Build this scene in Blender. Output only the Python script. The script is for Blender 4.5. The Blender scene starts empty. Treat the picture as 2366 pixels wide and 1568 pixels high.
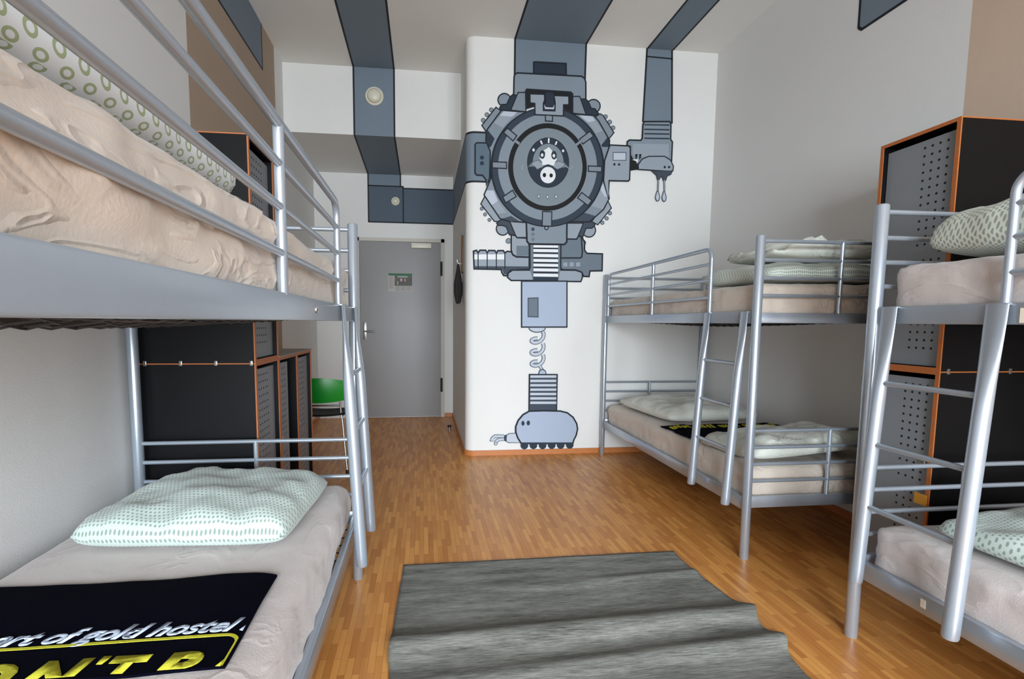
import bpy, bmesh, math, random
from math import sin, cos, pi, radians, sqrt
from mathutils import Vector, Matrix, noise

random.seed(4)
D = bpy.data
scene = bpy.context.scene
COL = scene.collection

# ------------------------------------------------------------------ camera
W, H = 2366.0, 1568.0
F, CX, CY, YAW, PITCH, ROLL, EYE = 1161.90656, 1112.95944, 848.28527, 0.11649, 0.08933, -0.00586, 1.17041
fwd = Vector((sin(YAW) * cos(PITCH), cos(YAW) * cos(PITCH), -sin(PITCH)))
rgt = Vector((cos(YAW), -sin(YAW), 0.0))
dwn = fwd.cross(rgt)
r2 = rgt * cos(ROLL) + dwn * sin(ROLL)
d2 = -rgt * sin(ROLL) + dwn * cos(ROLL)
cam_data = D.cameras.new('camera')
cam = D.objects.new('camera', cam_data)
COL.objects.link(cam)
cam.matrix_world = Matrix(((r2.x, -d2.x, -fwd.x, 0.0), (r2.y, -d2.y, -fwd.y, 0.0), (r2.z, -d2.z, -fwd.z, EYE), (0, 0, 0, 1)))
cam_data.sensor_fit = 'HORIZONTAL'
cam_data.sensor_width = 36.0
cam_data.lens = F / W * 36.0
cam_data.shift_x = (W / 2 - CX) / W
cam_data.shift_y = (CY - H / 2) / W
cam_data.clip_start = 0.02
scene.camera = cam

# ------------------------------------------------------------------ room size
LX, RX = -1.2556, 2.5575          # left and right wall
MY = 4.326                         # painted wall
DY = 6.204                         # wall with the door
KX = 0.367                         # corridor side wall
CZ = 3.505                         # ceiling
SY, SZ = 4.96, 2.90                # dropped ceiling over the door
BY = -3.0                          # window wall behind the camera

# ------------------------------------------------------------------ light
world = D.worlds.new('daylight')
scene.world = world
world.use_nodes = True
bg = world.node_tree.nodes['Background']
bg.inputs[1].default_value = 2.4
_wt = world.node_tree                     # overcast sky above, dim street and ground below the horizon
_g = _wt.nodes.new('ShaderNodeTexCoord'); _s = _wt.nodes.new('ShaderNodeSeparateXYZ'); _r = _wt.nodes.new('ShaderNodeValToRGB')
_wt.links.new(_g.outputs['Generated'], _s.inputs[0]); _wt.links.new(_s.outputs[2], _r.inputs[0]); _wt.links.new(_r.outputs[0], bg.inputs[0])
_r.color_ramp.elements[0].position = 0.0; _r.color_ramp.elements[0].color = (0.10, 0.095, 0.085, 1)
_r.color_ramp.elements[1].position = 0.06; _r.color_ramp.elements[1].color = (0.78, 0.87, 1.0, 1)
WINDOWS = [(-1.05, 0.5, 0.5, 2.5), (0.8, 2.35, 0.5, 2.5)]
for i, (x0, x1, z0, z1) in enumerate(WINDOWS):
    ld = D.lights.new('window_daylight', 'AREA')
    ld.shape = 'RECTANGLE'
    ld.size = x1 - x0 - 0.1
    ld.size_y = z1 - z0 - 0.1
    ld.energy = (190, 150)[i]
    ld.spread = radians(112)
    ld.color = (0.83, 0.92, 1.0)
    lo = D.objects.new('window_daylight', ld)
    COL.objects.link(lo)
    lo.location = ((x0 + x1) / 2, BY - 0.16, (z0 + z1) / 2)
    lo.rotation_euler = (radians(72), 0, 0)       # skylight falls in from above
vs = scene.view_settings
vs.view_transform = 'Standard'
vs.look = 'None'
vs.exposure = -0.25
vs.gamma = 1.0
vs.use_curve_mapping = False
scene.cycles.max_bounces = 10
scene.cycles.diffuse_bounces = 7
scene.cycles.glossy_bounces = 4
scene.cycles.sample_clamp_indirect = 6.0
scene.cycles.use_denoising = True

# ------------------------------------------------------------------ materials
def lin(h):
    h = h.lstrip('#')
    c = [int(h[i:i + 2], 16) / 255 for i in (0, 2, 4)]
    return tuple((x / 12.92 if x <= 0.04045 else ((x + 0.055) / 1.055) ** 2.4) for x in c) + (1.0,)

class NT:
    def __init__(s, name):
        s.m = D.materials.new(name)
        s.m.use_nodes = True
        s.t = s.m.node_tree
        s.b = s.t.nodes['Principled BSDF']
    def n(s, kind, **kw):
        x = s.t.nodes.new('ShaderNode' + kind)
        for k, v in kw.items():
            if k.startswith('i_'):
                x.inputs[k[2:].replace('_', ' ')].default_value = v
            else:
                setattr(x, k, v)
        return x
    def l(s, a, b):
        s.t.links.new(a, b)
    def math(s, op, a, b=None, c=None):
        x = s.n('Math', operation=op)
        for i, v in enumerate((a, b, c)):
            if v is None: continue
            if isinstance(v, (int, float)): x.inputs[i].default_value = v
            else: s.l(v, x.inputs[i])
        return x.outputs[0]
    def mix(s, fac, a, b):
        x = s.n('Mix', data_type='RGBA')
        for v, k in ((fac, 0), (a, 6), (b, 7)):
            if isinstance(v, (int, float, tuple)): x.inputs[k].default_value = v
            else: s.l(v, x.inputs[k])
        return x.outputs[2]

def plain(name, col, rough=0.6, metal=0.0, noise_scale=0, amt=0.06, bump=0.0, bscale=60, spec=None, sheen=0):
    t = NT(name)
    c = lin(col)
    t.b.inputs['Roughness'].default_value = rough
    t.b.inputs['Metallic'].default_value = metal
    if spec is not None: t.b.inputs['Specular IOR Level'].default_value = spec
    if sheen: t.b.inputs['Sheen Weight'].default_value = sheen
    tc = t.n('TexCoord')
    if noise_scale:
        nz = t.n('TexNoise', i_Scale=noise_scale, i_Detail=4.0)
        t.l(tc.outputs['Object'], nz.inputs['Vector'])
        lo = tuple(x * (1 - amt) for x in c[:3]) + (1,)
        hi = tuple(min(1, x * (1 + amt)) for x in c[:3]) + (1,)
        t.l(t.mix(nz.outputs[0], lo, hi), t.b.inputs['Base Color'])
    else:
        t.b.inputs['Base Color'].default_value = c
    if bump:
        nb = t.n('TexNoise', i_Scale=bscale, i_Detail=5.0)
        t.l(tc.outputs['Object'], nb.inputs['Vector'])
        bp = t.n('Bump', i_Strength=bump, i_Distance=0.01)
        t.l(nb.outputs[0], bp.inputs['Height'])
        t.l(bp.outputs[0], t.b.inputs['Normal'])
    return t.m

M = {}
M['wall'] = plain('white_wall_paint', '#D9D9D6', 0.85, noise_scale=2.2, amt=0.02, bump=0.06, bscale=140)
M['side_wall'] = plain('grey_white_wall_paint', '#D8D8D6', 0.85, noise_scale=2.2, amt=0.02, bump=0.06, bscale=140)
M['taupe'] = plain('taupe_wall_paint', '#A5917F', 0.85, noise_scale=2.5, amt=0.03, bump=0.05, bscale=140)
M['taupe_light'] = plain('light_taupe_wall_paint', '#C4AE9A', 0.85, noise_scale=2.5, amt=0.03, bump=0.05, bscale=140)
M['ceiling'] = plain('ceiling_paint', '#DEDDD8', 0.9, noise_scale=2, amt=0.02, bump=0.04, bscale=120)
M['metal'] = plain('silver_grey_lacquer', '#AEB8C3', 0.28, 0.6, noise_scale=30, amt=0.03)
M['chrome'] = plain('chrome', '#D5D7DA', 0.2, 1.0)
M['dark_metal'] = plain('dark_wire', '#2A2624', 0.5, 0.6)
M['sheet'] = plain('beige_fitted_sheet', '#C5B9AC', 0.9, noise_scale=6, amt=0.05, bump=0.12, bscale=180, sheen=0.2)
M['sheet_grey'] = plain('pale_mauve_beige_sheet', '#BCB3AF', 0.9, noise_scale=6, amt=0.05, bump=0.12, bscale=180, sheen=0.2)
M['black_matt'] = plain('matt_black_plastic', '#070707', 0.6, spec=0.15)
M['cover'] = plain('pale_cotton_cover', '#C9CCC2', 0.9, noise_scale=14, amt=0.06, bump=0.2, bscale=120, sheen=0.2)
def add_creases(m, scale=7.0, strength=0.55):
    """pulled-cloth creases: ridged, stretched noise as extra bump"""
    nt = m.node_tree; b = nt.nodes['Principled BSDF']
    tc = nt.nodes.new('ShaderNodeTexCoord'); mp = nt.nodes.new('ShaderNodeMapping')
    mp.inputs['Scale'].default_value = (1.0, 0.55, 1.6); mp.inputs['Rotation'].default_value = (0.5, 0.3, 0.4)
    nz = nt.nodes.new('ShaderNodeTexNoise'); nz.inputs['Scale'].default_value = scale; nz.inputs['Detail'].default_value = 2.0; nz.inputs['Distortion'].default_value = 1.6
    a = nt.nodes.new('ShaderNodeMath'); a.operation = 'SUBTRACT'; a.inputs[1].default_value = 0.5
    c = nt.nodes.new('ShaderNodeMath'); c.operation = 'ABSOLUTE'
    r = nt.nodes.new('ShaderNodeMapRange'); r.inputs['From Min'].default_value = 0.0; r.inputs['From Max'].default_value = 0.07; r.inputs['To Min'].default_value = 1.0; r.inputs['To Max'].default_value = 0.0
    n2 = nt.nodes.new('ShaderNodeTexNoise'); n2.inputs['Scale'].default_value = 3.0
    g = nt.nodes.new('ShaderNodeMapRange'); g.inputs['From Min'].default_value = 0.42; g.inputs['From Max'].default_value = 0.62
    mu = nt.nodes.new('ShaderNodeMath'); mu.operation = 'MULTIPLY'
    bp = nt.nodes.new('ShaderNodeBump'); bp.inputs['Strength'].default_value = strength; bp.inputs['Distance'].default_value = 0.012
    L = nt.links.new
    L(tc.outputs['Object'], mp.inputs[0]); L(mp.outputs[0], nz.inputs['Vector']); L(nz.outputs[0], a.inputs[0]); L(a.outputs[0], c.inputs[0]); L(c.outputs[0], r.inputs[0])
    L(tc.outputs['Object'], n2.inputs['Vector']); L(n2.outputs[0], g.inputs[0]); L(r.outputs[0], mu.inputs[0]); L(g.outputs[0], mu.inputs[1]); L(mu.outputs[0], bp.inputs['Height'])
    old = b.inputs['Normal'].links
    if old: L(old[0].from_socket, bp.inputs['Normal'])
    L(bp.outputs[0], b.inputs['Normal'])
add_creases(M['sheet'], 7.0, 0.38); add_creases(M['sheet_grey'], 6.0, 0.16); add_creases(M['cover'], 9.0, 0.4)
M['navy'] = plain('navy_terry', '#03030F', 1.0, noise_scale=300, amt=0.4, bump=0.3, bscale=900, spec=0.05)
M['towel_white'] = plain('pale_blue_white_terry', '#BFCCE2', 1.0, bump=0.3, bscale=700, spec=0.1)
M['towel_yellow'] = plain('yellow_terry', '#C2BE3C', 1.0, noise_scale=300, amt=0.1, bump=0.5, bscale=500, spec=0.1)
M['black_board'] = plain('black_laminate', '#0B0B0D', 0.4, noise_scale=8, amt=0.3, spec=0.2)
M['orange'] = plain('orange_plywood_edge', '#A85F2C', 0.5, noise_scale=40, amt=0.15)
M['locker_door'] = plain('grey_locker_door', '#7E8388', 0.45, 0.1, noise_scale=6, amt=0.03)
M['hole'] = plain('dark_hole', '#050505', 0.8)
M['skirting'] = plain('oiled_wood_skirting', '#B5713E', 0.4, noise_scale=25, amt=0.12)
M['door'] = plain('grey_door_paint', '#8F8E8E', 0.5, noise_scale=3, amt=0.02)
M['door_frame'] = plain('door_frame_paint', '#BDB8AE', 0.6)
M['steel'] = plain('brushed_steel', '#A8A6A2', 0.3, 0.9)
M['green'] = plain('green_lacquered_plywood', '#0B7A22', 0.35)
M['black'] = plain('black_plastic', '#0A0A0A', 0.45)
M['white_plastic'] = plain('off_white_plastic', '#CFCBB8', 0.4)
M['duct'] = plain('blue_grey_wall_paint', '#6E7C88', 0.8, noise_scale=3, amt=0.04)
M['duct_dark'] = plain('dark_blue_grey_wall_paint', '#4E5B68', 0.8, noise_scale=3, amt=0.04)
M['outline'] = plain('near_black_wall_paint', '#0C1119', 0.7)
M['coat'] = plain('dark_coat_cloth', '#20191A', 0.95)
M['hook_wood'] = plain('brown_wood', '#6A4A2C', 0.6)
M['tag_yellow'] = plain('yellow_tag_paper', '#C98F2B', 0.7)
M['ply_top'] = plain('grey_brown_board', '#8A8178', 0.6)
M['sticker'] = plain('pale_sticker', '#E6DCCB', 0.6)
PAL = {'K': '#0D1520', 'B': '#07080C', 'N': '#1F2D3B', 'D': '#39434F', 'D2': '#2B3846', 'D3': '#566774', 'G': '#65717C', 'G2': '#7A858F',
       'M': '#7D8993', 'M2': '#78848C', 'L': '#8E98A2', 'L2': '#A0ADC0', 'LL': '#B4BCC8', 'W': '#DDE0E2'}
for k, v in PAL.items():
    M['p' + k] = plain('mural_paint_' + {'K': 'ink', 'B': 'black', 'N': 'navy', 'D': 'slate', 'D2': 'deep_slate', 'D3': 'steel_blue', 'G': 'grey', 'G2': 'mid_grey', 'M': 'blue_grey', 'M2': 'disc_grey', 'L': 'light_grey', 'L2': 'light_blue', 'LL': 'pale_grey', 'W': 'white'}[k], v, 0.8)

def floor_mat():
    t = NT('oak_strip_parquet')
    tc = t.n('TexCoord')
    mp = t.n('Mapping')
    mp.inputs['Rotation'].default_value = (0, 0, radians(90))
    t.l(tc.outputs['Object'], mp.inputs['Vector'])
    cols = []
    bk = t.n('TexBrick', offset=0.5, offset_frequency=2)
    bk.inputs['Scale'].default_value = 1.0
    bk.inputs['Brick Width'].default_value = 0.17
    bk.inputs['Row Height'].default_value = 0.024
    bk.inputs['Mortar Size'].default_value = 0.0007
    bk.inputs['Mortar Smooth'].default_value = 0.3
    bk.inputs['Bias'].default_value = 0.0
    bk.inputs['Color1'].default_value = lin('#A8662C')
    bk.inputs['Color2'].default_value = lin('#DC9E54')
    bk.inputs['Mortar'].default_value = lin('#744A22')
    t.l(mp.outputs[0], bk.inputs['Vector'])
    mp2 = t.n('Mapping')
    mp2.inputs['Scale'].default_value = (90, 5, 1)
    t.l(tc.outputs['Object'], mp2.inputs['Vector'])
    nz = t.n('TexNoise', i_Scale=1.0, i_Detail=5.0)
    t.l(mp2.outputs[0], nz.inputs['Vector'])
    grain = t.mix(nz.outputs[0], lin('#A46226'), lin('#E3A560'))
    c = t.mix(0.35, bk.outputs[0], grain)
    t.l(c, t.b.inputs['Base Color'])
    t.b.inputs['Roughness'].default_value = 0.34
    t.b.inputs['Specular IOR Level'].default_value = 0.32
    bp = t.n('Bump', i_Strength=0.12, i_Distance=0.002)
    t.l(nz.outputs[0], bp.inputs['Height'])
    t.l(bp.outputs[0], t.b.inputs['Normal'])
    return t.m
M['floor'] = floor_mat()

def rug_mat():
    t = NT('grey_flatweave')
    tc = t.n('TexCoord')
    mp = t.n('Mapping')
    mp.inputs['Scale'].default_value = (14, 190, 1)
    t.l(tc.outputs['Object'], mp.inputs['Vector'])
    nz = t.n('TexNoise', i_Scale=1.0, i_Detail=6.0, i_Roughness=0.75)
    t.l(mp.outputs[0], nz.inputs['Vector'])
    mp2 = t.n('Mapping')
    mp2.inputs['Scale'].default_value = (3, 22, 1)
    t.l(tc.outputs['Object'], mp2.inputs['Vector'])
    n2 = t.n('TexNoise', i_Scale=1.0, i_Detail=4.0)
    t.l(mp2.outputs[0], n2.inputs['Vector'])
    f = t.math('ADD', t.math('MULTIPLY', nz.outputs[0], 0.65), t.math('MULTIPLY', n2.outputs[0], 0.35))
    r = t.n('ValToRGB')
    r.color_ramp.elements[0].position = 0.36; r.color_ramp.elements[0].color = lin('#3A3B37')
    r.color_ramp.elements[1].position = 0.64; r.color_ramp.elements[1].color = lin('#8F8F87')
    t.l(f, r.inputs[0])
    t.l(r.outputs[0], t.b.inputs['Base Color'])
    t.b.inputs['Roughness'].default_value = 0.95
    bp = t.n('Bump', i_Strength=0.5, i_Distance=0.003)
    t.l(nz.outputs[0], bp.inputs['Height'])
    t.l(bp.outputs[0], t.b.inputs['Normal'])
    return t.m
M['rug'] = rug_mat()

def ring_mat(name, base, ink, pitch, r_in, r_out, row=1.0):
    """Printed rings on a cloth, laid out in the cloth's own UV (metres)."""
    t = NT(name)
    uv = t.n('UVMap')
    sc = t.n('VectorMath', operation='SCALE')
    t.l(uv.outputs[0], sc.inputs[0]); sc.inputs['Scale'].default_value = 1.0 / pitch
    sp = t.n('SeparateXYZ'); t.l(sc.outputs[0], sp.inputs[0])
    yy = t.math('DIVIDE', sp.outputs[1], row)
    rw = t.math('FLOOR', yy)
    xs = t.math('ADD', sp.outputs[0], t.math('MULTIPLY', t.math('MODULO', rw, 2.0), 0.5))
    fx = t.math('SUBTRACT', t.math('FRACT', xs), 0.5)
    fy = t.math('MULTIPLY', t.math('SUBTRACT', t.math('FRACT', yy), 0.5), row)
    d = t.math('SQRT', t.math('ADD', t.math('MULTIPLY', fx, fx), t.math('MULTIPLY', fy, fy)))
    m1 = t.math('LESS_THAN', d, r_out)
    m2 = t.math('GREATER_THAN', d, r_in)
    f = t.math('MULTIPLY', m1, m2)
    t.l(t.mix(f, lin(base), lin(ink)), t.b.inputs['Base Color'])
    t.b.inputs['Roughness'].default_value = 0.9
    t.b.inputs['Sheen Weight'].default_value = 0.2
    return t.m
M['rings'] = ring_mat('green_ring_cotton', '#CBD2D5', '#8F9D76', 0.036, 0.14, 0.26, 0.60)
M['dots'] = ring_mat('fine_green_dot_cotton', '#B2BFB8', '#7C8D83', 0.0135, -1, 0.27)
M['checks'] = ring_mat('fine_green_check_cotton', '#CBD2C9', '#8F9A8B', 0.0115, -1, 0.33)

# ------------------------------------------------------------------ helpers
def tag(o, label=None, cat=None, group=None, kind=None):
    if label: o['label'] = label
    if cat: o['category'] = cat
    if group: o['group'] = group
    if kind: o['kind'] = kind
    return o

def empty(name, loc=(0, 0, 0), label=None, cat=None, group=None):
    o = D.objects.new(name, None)
    o.location = loc
    o.empty_display_size = 0.1
    COL.objects.link(o)
    return tag(o, label, cat, group)

def to_obj(name, bm, mats, parent=None, smooth=False, loc=None):
    me = D.meshes.new(name)
    bmesh.ops.recalc_face_normals(bm, faces=bm.faces)
    bm.to_mesh(me)
    bm.free()
    for m in (mats if isinstance(mats, (list, tuple)) else [mats]):
        me.materials.append(M[m] if isinstance(m, str) else m)
    if smooth:
        for p in me.polygons: p.use_smooth = True
        if smooth != 2:
            try: me.set_sharp_from_angle(angle=radians(38))
            except Exception: pass
    o = D.objects.new(name, me)
    COL.objects.link(o)
    if parent is not None:
        o.parent = parent
        p = Vector((0, 0, 0)); q = parent
        while q is not None:
            p += q.location; q = q.parent
        # geometry is given in room coordinates; bring it to the parent's frame
        me.transform(Matrix.Translation(-p))
    elif loc is not None:
        me.transform(Matrix.Translation(-Vector(loc)))
        o.location = loc
    return o

def add_box(bm, x0, x1, y0, y1, z0, z1, bev=0.0, mat=0):
    ret = bmesh.ops.create_cube(bm, size=1.0)
    vs_ = ret['verts']
    for v in vs_:
        v.co = Vector((x0 + (v.co.x + 0.5) * (x1 - x0), y0 + (v.co.y + 0.5) * (y1 - y0), z0 + (v.co.z + 0.5) * (z1 - z0)))
    fs = {f for v in vs_ for f in v.link_faces}
    for f in fs: f.material_index = mat
    if bev:
        es = list({e for v in vs_ for e in v.link_edges})
        r = bmesh.ops.bevel(bm, geom=es, offset=bev, segments=2, profile=0.5, affect='EDGES')
        for f in r['faces']: f.material_index = mat

def add_loft(bm, rings, cap=True, closed=False, mat=0):
    vv = [[bm.verts.new(p) for p in ring] for ring in rings]
    n = len(vv[0]); m = len(vv)
    for i in range(m if closed else m - 1):
        a, b = vv[i], vv[(i + 1) % m]
        for j in range(n):
            f = bm.faces.new((a[j], a[(j + 1) % n], b[(j + 1) % n], b[j])); f.material_index = mat
    if cap and not closed:
        for r in (vv[0], vv[-1]):
            try:
                f = bm.faces.new(r); f.material_index = mat
            except ValueError: pass

def add_tube(bm, pts, r, n=14, mat=0, closed=False):
    pts = [Vector(p) for p in pts]
    rings = []
    m = len(pts)
    up = None
    for i, p in enumerate(pts):
        if closed: t = (pts[(i + 1) % m] - pts[i - 1])
        else: t = pts[min(i + 1, m - 1)] - pts[max(i - 1, 0)]
        t.normalize()
        if up is None:
            up = Vector((0, 0, 1)) if abs(t.z) < 0.9 else Vector((0, 1, 0))
        a = (up - t * up.dot(t)).normalized()
        up = a
        b = t.cross(a)
        rr = r[i] if isinstance(r, (list, tuple)) else r
        rings.append([p + (a * cos(2 * pi * k / n) + b * sin(2 * pi * k / n)) * rr for k in range(n)])
    add_loft(bm, rings, closed=closed, mat=mat)

def arc(c, r, a0, a1, ax1, ax2, n=6):
    return [Vector(c) + (Vector(ax1) * cos(radians(a0 + (a1 - a0) * i / n)) + Vector(ax2) * sin(radians(a0 + (a1 - a0) * i / n))) * r for i in range(n + 1)]

def tube_obj(name, pts, r, mat, parent, n=14):
    bm = bmesh.new(); add_tube(bm, pts, r, n)
    return to_obj(name, bm, mat, parent, True)

def box_obj(name, b, mat, parent=None, bev=0.0, **kw):
    bm = bmesh.new(); add_box(bm, *b, bev=bev)
    return to_obj(name, bm, mat, parent, bool(bev), **kw)

def add_prism(bm, poly, axis, a, b, mat=0):
    """poly in the two other axes, pushed out between a and b along axis"""
    def mk(p, t):
        return {'x': (t, p[0], p[1]), 'y': (p[0], t, p[1]), 'z': (p[0], p[1], t)}[axis]
    lo = [bm.verts.new(mk(p, a)) for p in poly]
    hi = [bm.verts.new(mk(p, b)) for p in poly]
    n = len(poly)
    fs = [bm.faces.new(lo), bm.faces.new(hi[::-1])]
    for i in range(n):
        fs.append(bm.faces.new((lo[i], hi[i], hi[(i + 1) % n], lo[(i + 1) % n])))
    for f in fs: f.material_index = mat
    bmesh.ops.triangulate(bm, faces=fs[:2])

def fbm(p, s, seed=0.0):
    return noise.fractal(Vector((p[0] * s[0] + seed, p[1] * s[1] - seed, p[2] * s[2] + seed * 2)), 1.0, 2.0, 3)

def soft_box(name, b, r, mat, label=None, cat=None, group=None, step=0.03, disp=None, parent=None, uvrot=False):
    """Rounded upholstered block with real folds: a box grid pulled to rounded edges then displaced."""
    x0, x1, y0, y1, z0, z1 = b
    bm = bmesh.new()
    uvl = bm.loops.layers.uv.new('UVMap')
    size = (x1 - x0, y1 - y0, z1 - z0)
    n = [max(3, int(s / step)) for s in size]
    cache = {}
    def vert(i, j, k):
        key = (i, j, k)
        if key not in cache:
            p = Vector((x0 + size[0] * i / n[0], y0 + size[1] * j / n[1], z0 + size[2] * k / n[2]))
            rz = min(r, size[2] / 2 - 1e-4)
            q = Vector((min(max(p.x, x0 + r), x1 - r), min(max(p.y, y0 + r), y1 - r), min(max(p.z, z0 + rz), z1 - rz)))
            d = p - q
            if d.length > 1e-9:
                nn = Vector((d.x / r, d.y / r, d.z / rz))
                m = max(abs(nn.x), abs(nn.y), abs(nn.z))
                nn = nn.normalized() * m
                p = q + Vector((nn.x * r, nn.y * r, nn.z * rz))
                nr = nn.normalized()
            else:
                nr = Vector((0, 0, 1))
            if disp: p = p + disp(p, nr)
            cache[key] = bm.verts.new(p)
        return cache[key]
    def quad(a, uvs):
        f = bm.faces.new([vert(*t) for t in a])
        for l, q in zip(f.loops, uvs): l[uvl].uv = q
    for i in range(n[0]):
        for j in range(n[1]):
            for k in (0, n[2]):
                a = [(i, j, k), (i + 1, j, k), (i + 1, j + 1, k), (i, j + 1, k)]
                quad(a, [(size[0] * t[0] / n[0], size[1] * t[1] / n[1]) for t in a])
    for i in range(n[0]):
        for k in range(n[2]):
            for j in (0, n[1]):
                a = [(i, j, k), (i + 1, j, k), (i + 1, j, k + 1), (i, j, k + 1)]
                quad(a, [(size[0] * t[0] / n[0], size[2] * t[2] / n[2]) for t in a])
    for j in range(n[1]):
        for k in range(n[2]):
            for i in (0, n[0]):
                a = [(i, j, k), (i, j + 1, k), (i, j + 1, k + 1), (i, j, k + 1)]
                quad(a, [(size[1] * t[1] / n[1], size[2] * t[2] / n[2]) for t in a])
    c = ((x0 + x1) / 2, (y0 + y1) / 2, z0)
    o = to_obj(name, bm, mat, parent, 2, loc=None if parent else c)
    return tag(o, label, cat, group)

def pillow(name, cx, cy, z, lx, ly, h, rot, mat, label, cat='pillow', group=None, p=2.6, flat=0.35, seed=0, tilt=(0, 0), wr=0.012, corner=0.0):
    """Stuffed cushion: two puffed sheets meeting at a seam with pulled-out corners."""
    nx, ny = int(max(24, lx / 0.018)), int(max(24, ly / 0.018))
    bm = bmesh.new()
    uvl = bm.loops.layers.uv.new('UVMap')
    R = Matrix.Rotation(rot, 3, 'Z')
    def P(i, j, s):
        u, v = -1 + 2 * i / nx, -1 + 2 * j / ny
        e = (max(0, 1 - abs(u) ** p) * max(0, 1 - abs(v) ** p)) ** 0.38
        pull = 1 - 0.055 * (1 - abs(v) ** 2) * abs(u) ** 3 - 0.0
        pul2 = 1 - 0.055 * (1 - abs(u) ** 2) * abs(v) ** 3
        rc = 1 - 0.075 * (abs(u) * abs(v)) ** 3
        x, y = u * lx / 2 * pull * rc, v * ly / 2 * pul2 * rc
        w = fbm((x, y, 0), (5, 5, 1), seed) * wr * 2.2 * min(1, e * 2)
        w += abs(fbm((x, y, 0), (13, 13, 1), seed + 7)) * wr * (1 - e * 0.6)
        zz = h * (flat + (e * (1 - flat)) if s > 0 else flat * (1 - e)) + (w if s > 0 else 0)
        zz += tilt[0] * u + tilt[1] * v + corner * (abs(u) * abs(v)) ** 4
        q = R @ Vector((x, y, 0))
        return Vector((cx + q.x, cy + q.y, z + max(zz, 0.0005)))
    top = [[bm.verts.new(P(i, j, 1)) for j in range(ny + 1)] for i in range(nx + 1)]
    bot = [[top[i][j] if (i in (0, nx) or j in (0, ny)) else bm.verts.new(P(i, j, -1)) for j in range(ny + 1)] for i in range(nx + 1)]
    for g in (top, bot):
        for i in range(nx):
            for j in range(ny):
                vs_ = (g[i][j], g[i + 1][j], g[i + 1][j + 1], g[i][j + 1])
                if len(set(vs_)) < 4: continue
                try: f = bm.faces.new(vs_)
                except ValueError: continue
                for l, (a, b) in zip(f.loops, ((i, j), (i + 1, j), (i + 1, j + 1), (i, j + 1))):
                    l[uvl].uv = (lx * a / nx, ly * b / ny)
    o = to_obj(name, bm, mat, None, 2, loc=(cx, cy, z))
    return tag(o, label, cat, group)

# ------------------------------------------------------------------ room shell
def struct(name, boxes, mats, bev=0.0):
    bm = bmesh.new()
    for b in boxes:
        add_box(bm, *b[:6], mat=b[6] if len(b) > 6 else 0)
    return tag(to_obj(name, bm, mats), kind='structure')

T = 0.15
struct('floor', [(LX - T, RX + T, BY - T, DY + T, -0.1, 0)], 'floor')
struct('ceiling', [(LX - T, RX + T, BY - T, DY + T, CZ, CZ + 0.1)], 'ceiling')
struct('wall_left', [(LX - T, LX, BY - T, 3.02, 0, CZ, 0), (LX - T, LX, 3.02, 4.70, 0, CZ, 1), (LX - T, LX, 4.70, DY + T, 0, CZ, 2)], ['side_wall', 'taupe', 'wall'])
struct('wall_right', [(RX, RX + T, BY - T, 2.21, 0, CZ, 1), (RX, RX + T, 2.21, MY, 0, CZ, 0)], ['side_wall', 'taupe_light'])
struct('wall_back', [(LX, KX, DY, DY + T, 0, CZ)], 'wall')
# lowered ceiling box over the way to the door
struct('ceiling', [(LX, KX, SY, DY, SZ, CZ)], 'wall')
# window wall behind the camera with two tall openings
wb = []
xs = [LX]
for x0, x1, z0, z1 in WINDOWS: xs += [x0, x1]
xs.append(RX)
for i in range(0, len(xs), 2): wb.append((xs[i], xs[i + 1], BY - T, BY, 0, CZ))
for x0, x1, z0, z1 in WINDOWS: wb += [(x0, x1, BY - T, BY, 0, z0), (x0, x1, BY - T, BY, z1, CZ)]
struct('wall_front', wb, 'wall')
for i, (x0, x1, z0, z1) in enumerate(WINDOWS):
    f = 0.05
    struct('window_%d' % (i + 1), [(x0, x1, BY - 0.1, BY - 0.04, z0, z0 + f), (x0, x1, BY - 0.1, BY - 0.04, z1 - f, z1), (x0, x0 + f, BY - 0.1, BY - 0.04, z0 + f, z1 - f),
                                   (x1 - f, x1, BY - 0.1, BY - 0.04, z0 + f, z1 - f), ((x0 + x1) / 2 - f / 2, (x0 + x1) / 2 + f / 2, BY - 0.1, BY - 0.04, z0 + f, z1 - f)], 'white_plastic')

# the big block carrying the mural, with its rounded corner
CR = 0.08
def corner_path(off=0.0, n=10):
    c = (KX + CR, MY + CR)
    return [(c[0] - (CR + off) * cos(radians(a)), c[1] - (CR + off) * sin(radians(a))) for a in [90 * i / n for i in range(n + 1)]]
cp = corner_path()
bm = bmesh.new()
add_prism(bm, [(KX, DY + T)] + cp + [(RX + T, MY), (RX + T, DY + T)], 'z', 0, CZ)
tag(to_obj('wall_centre', bm, 'wall', smooth=True), kind='structure')

SK = 0.045
def skirt(name, outer, inner):
    bm = bmesh.new()
    for i in range(len(outer) - 1):
        add_prism(bm, [outer[i], outer[i + 1], inner[i + 1], inner[i]], 'z', 0, SK)
    bmesh.ops.remove_doubles(bm, verts=bm.verts, dist=1e-5)
    return tag(to_obj(name, bm, 'skirting'), kind='structure')
oc, ic = corner_path(0.012), corner_path(0.0)
skirt('baseboard_centre', [(KX - 0.012, DY)] + oc + [(RX, MY - 0.012)], [(KX, DY)] + ic + [(RX, MY)])
struct('baseboard_back', [(0.262, KX - 0.012, DY - 0.012, DY, 0, SK)], 'skirting')
struct('baseboard_left', [(LX, LX + 0.012, BY, DY, 0, SK)], 'skirting')
struct('baseboard_right', [(RX - 0.012, RX, BY, MY, 0, SK)], 'skirting')

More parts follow.
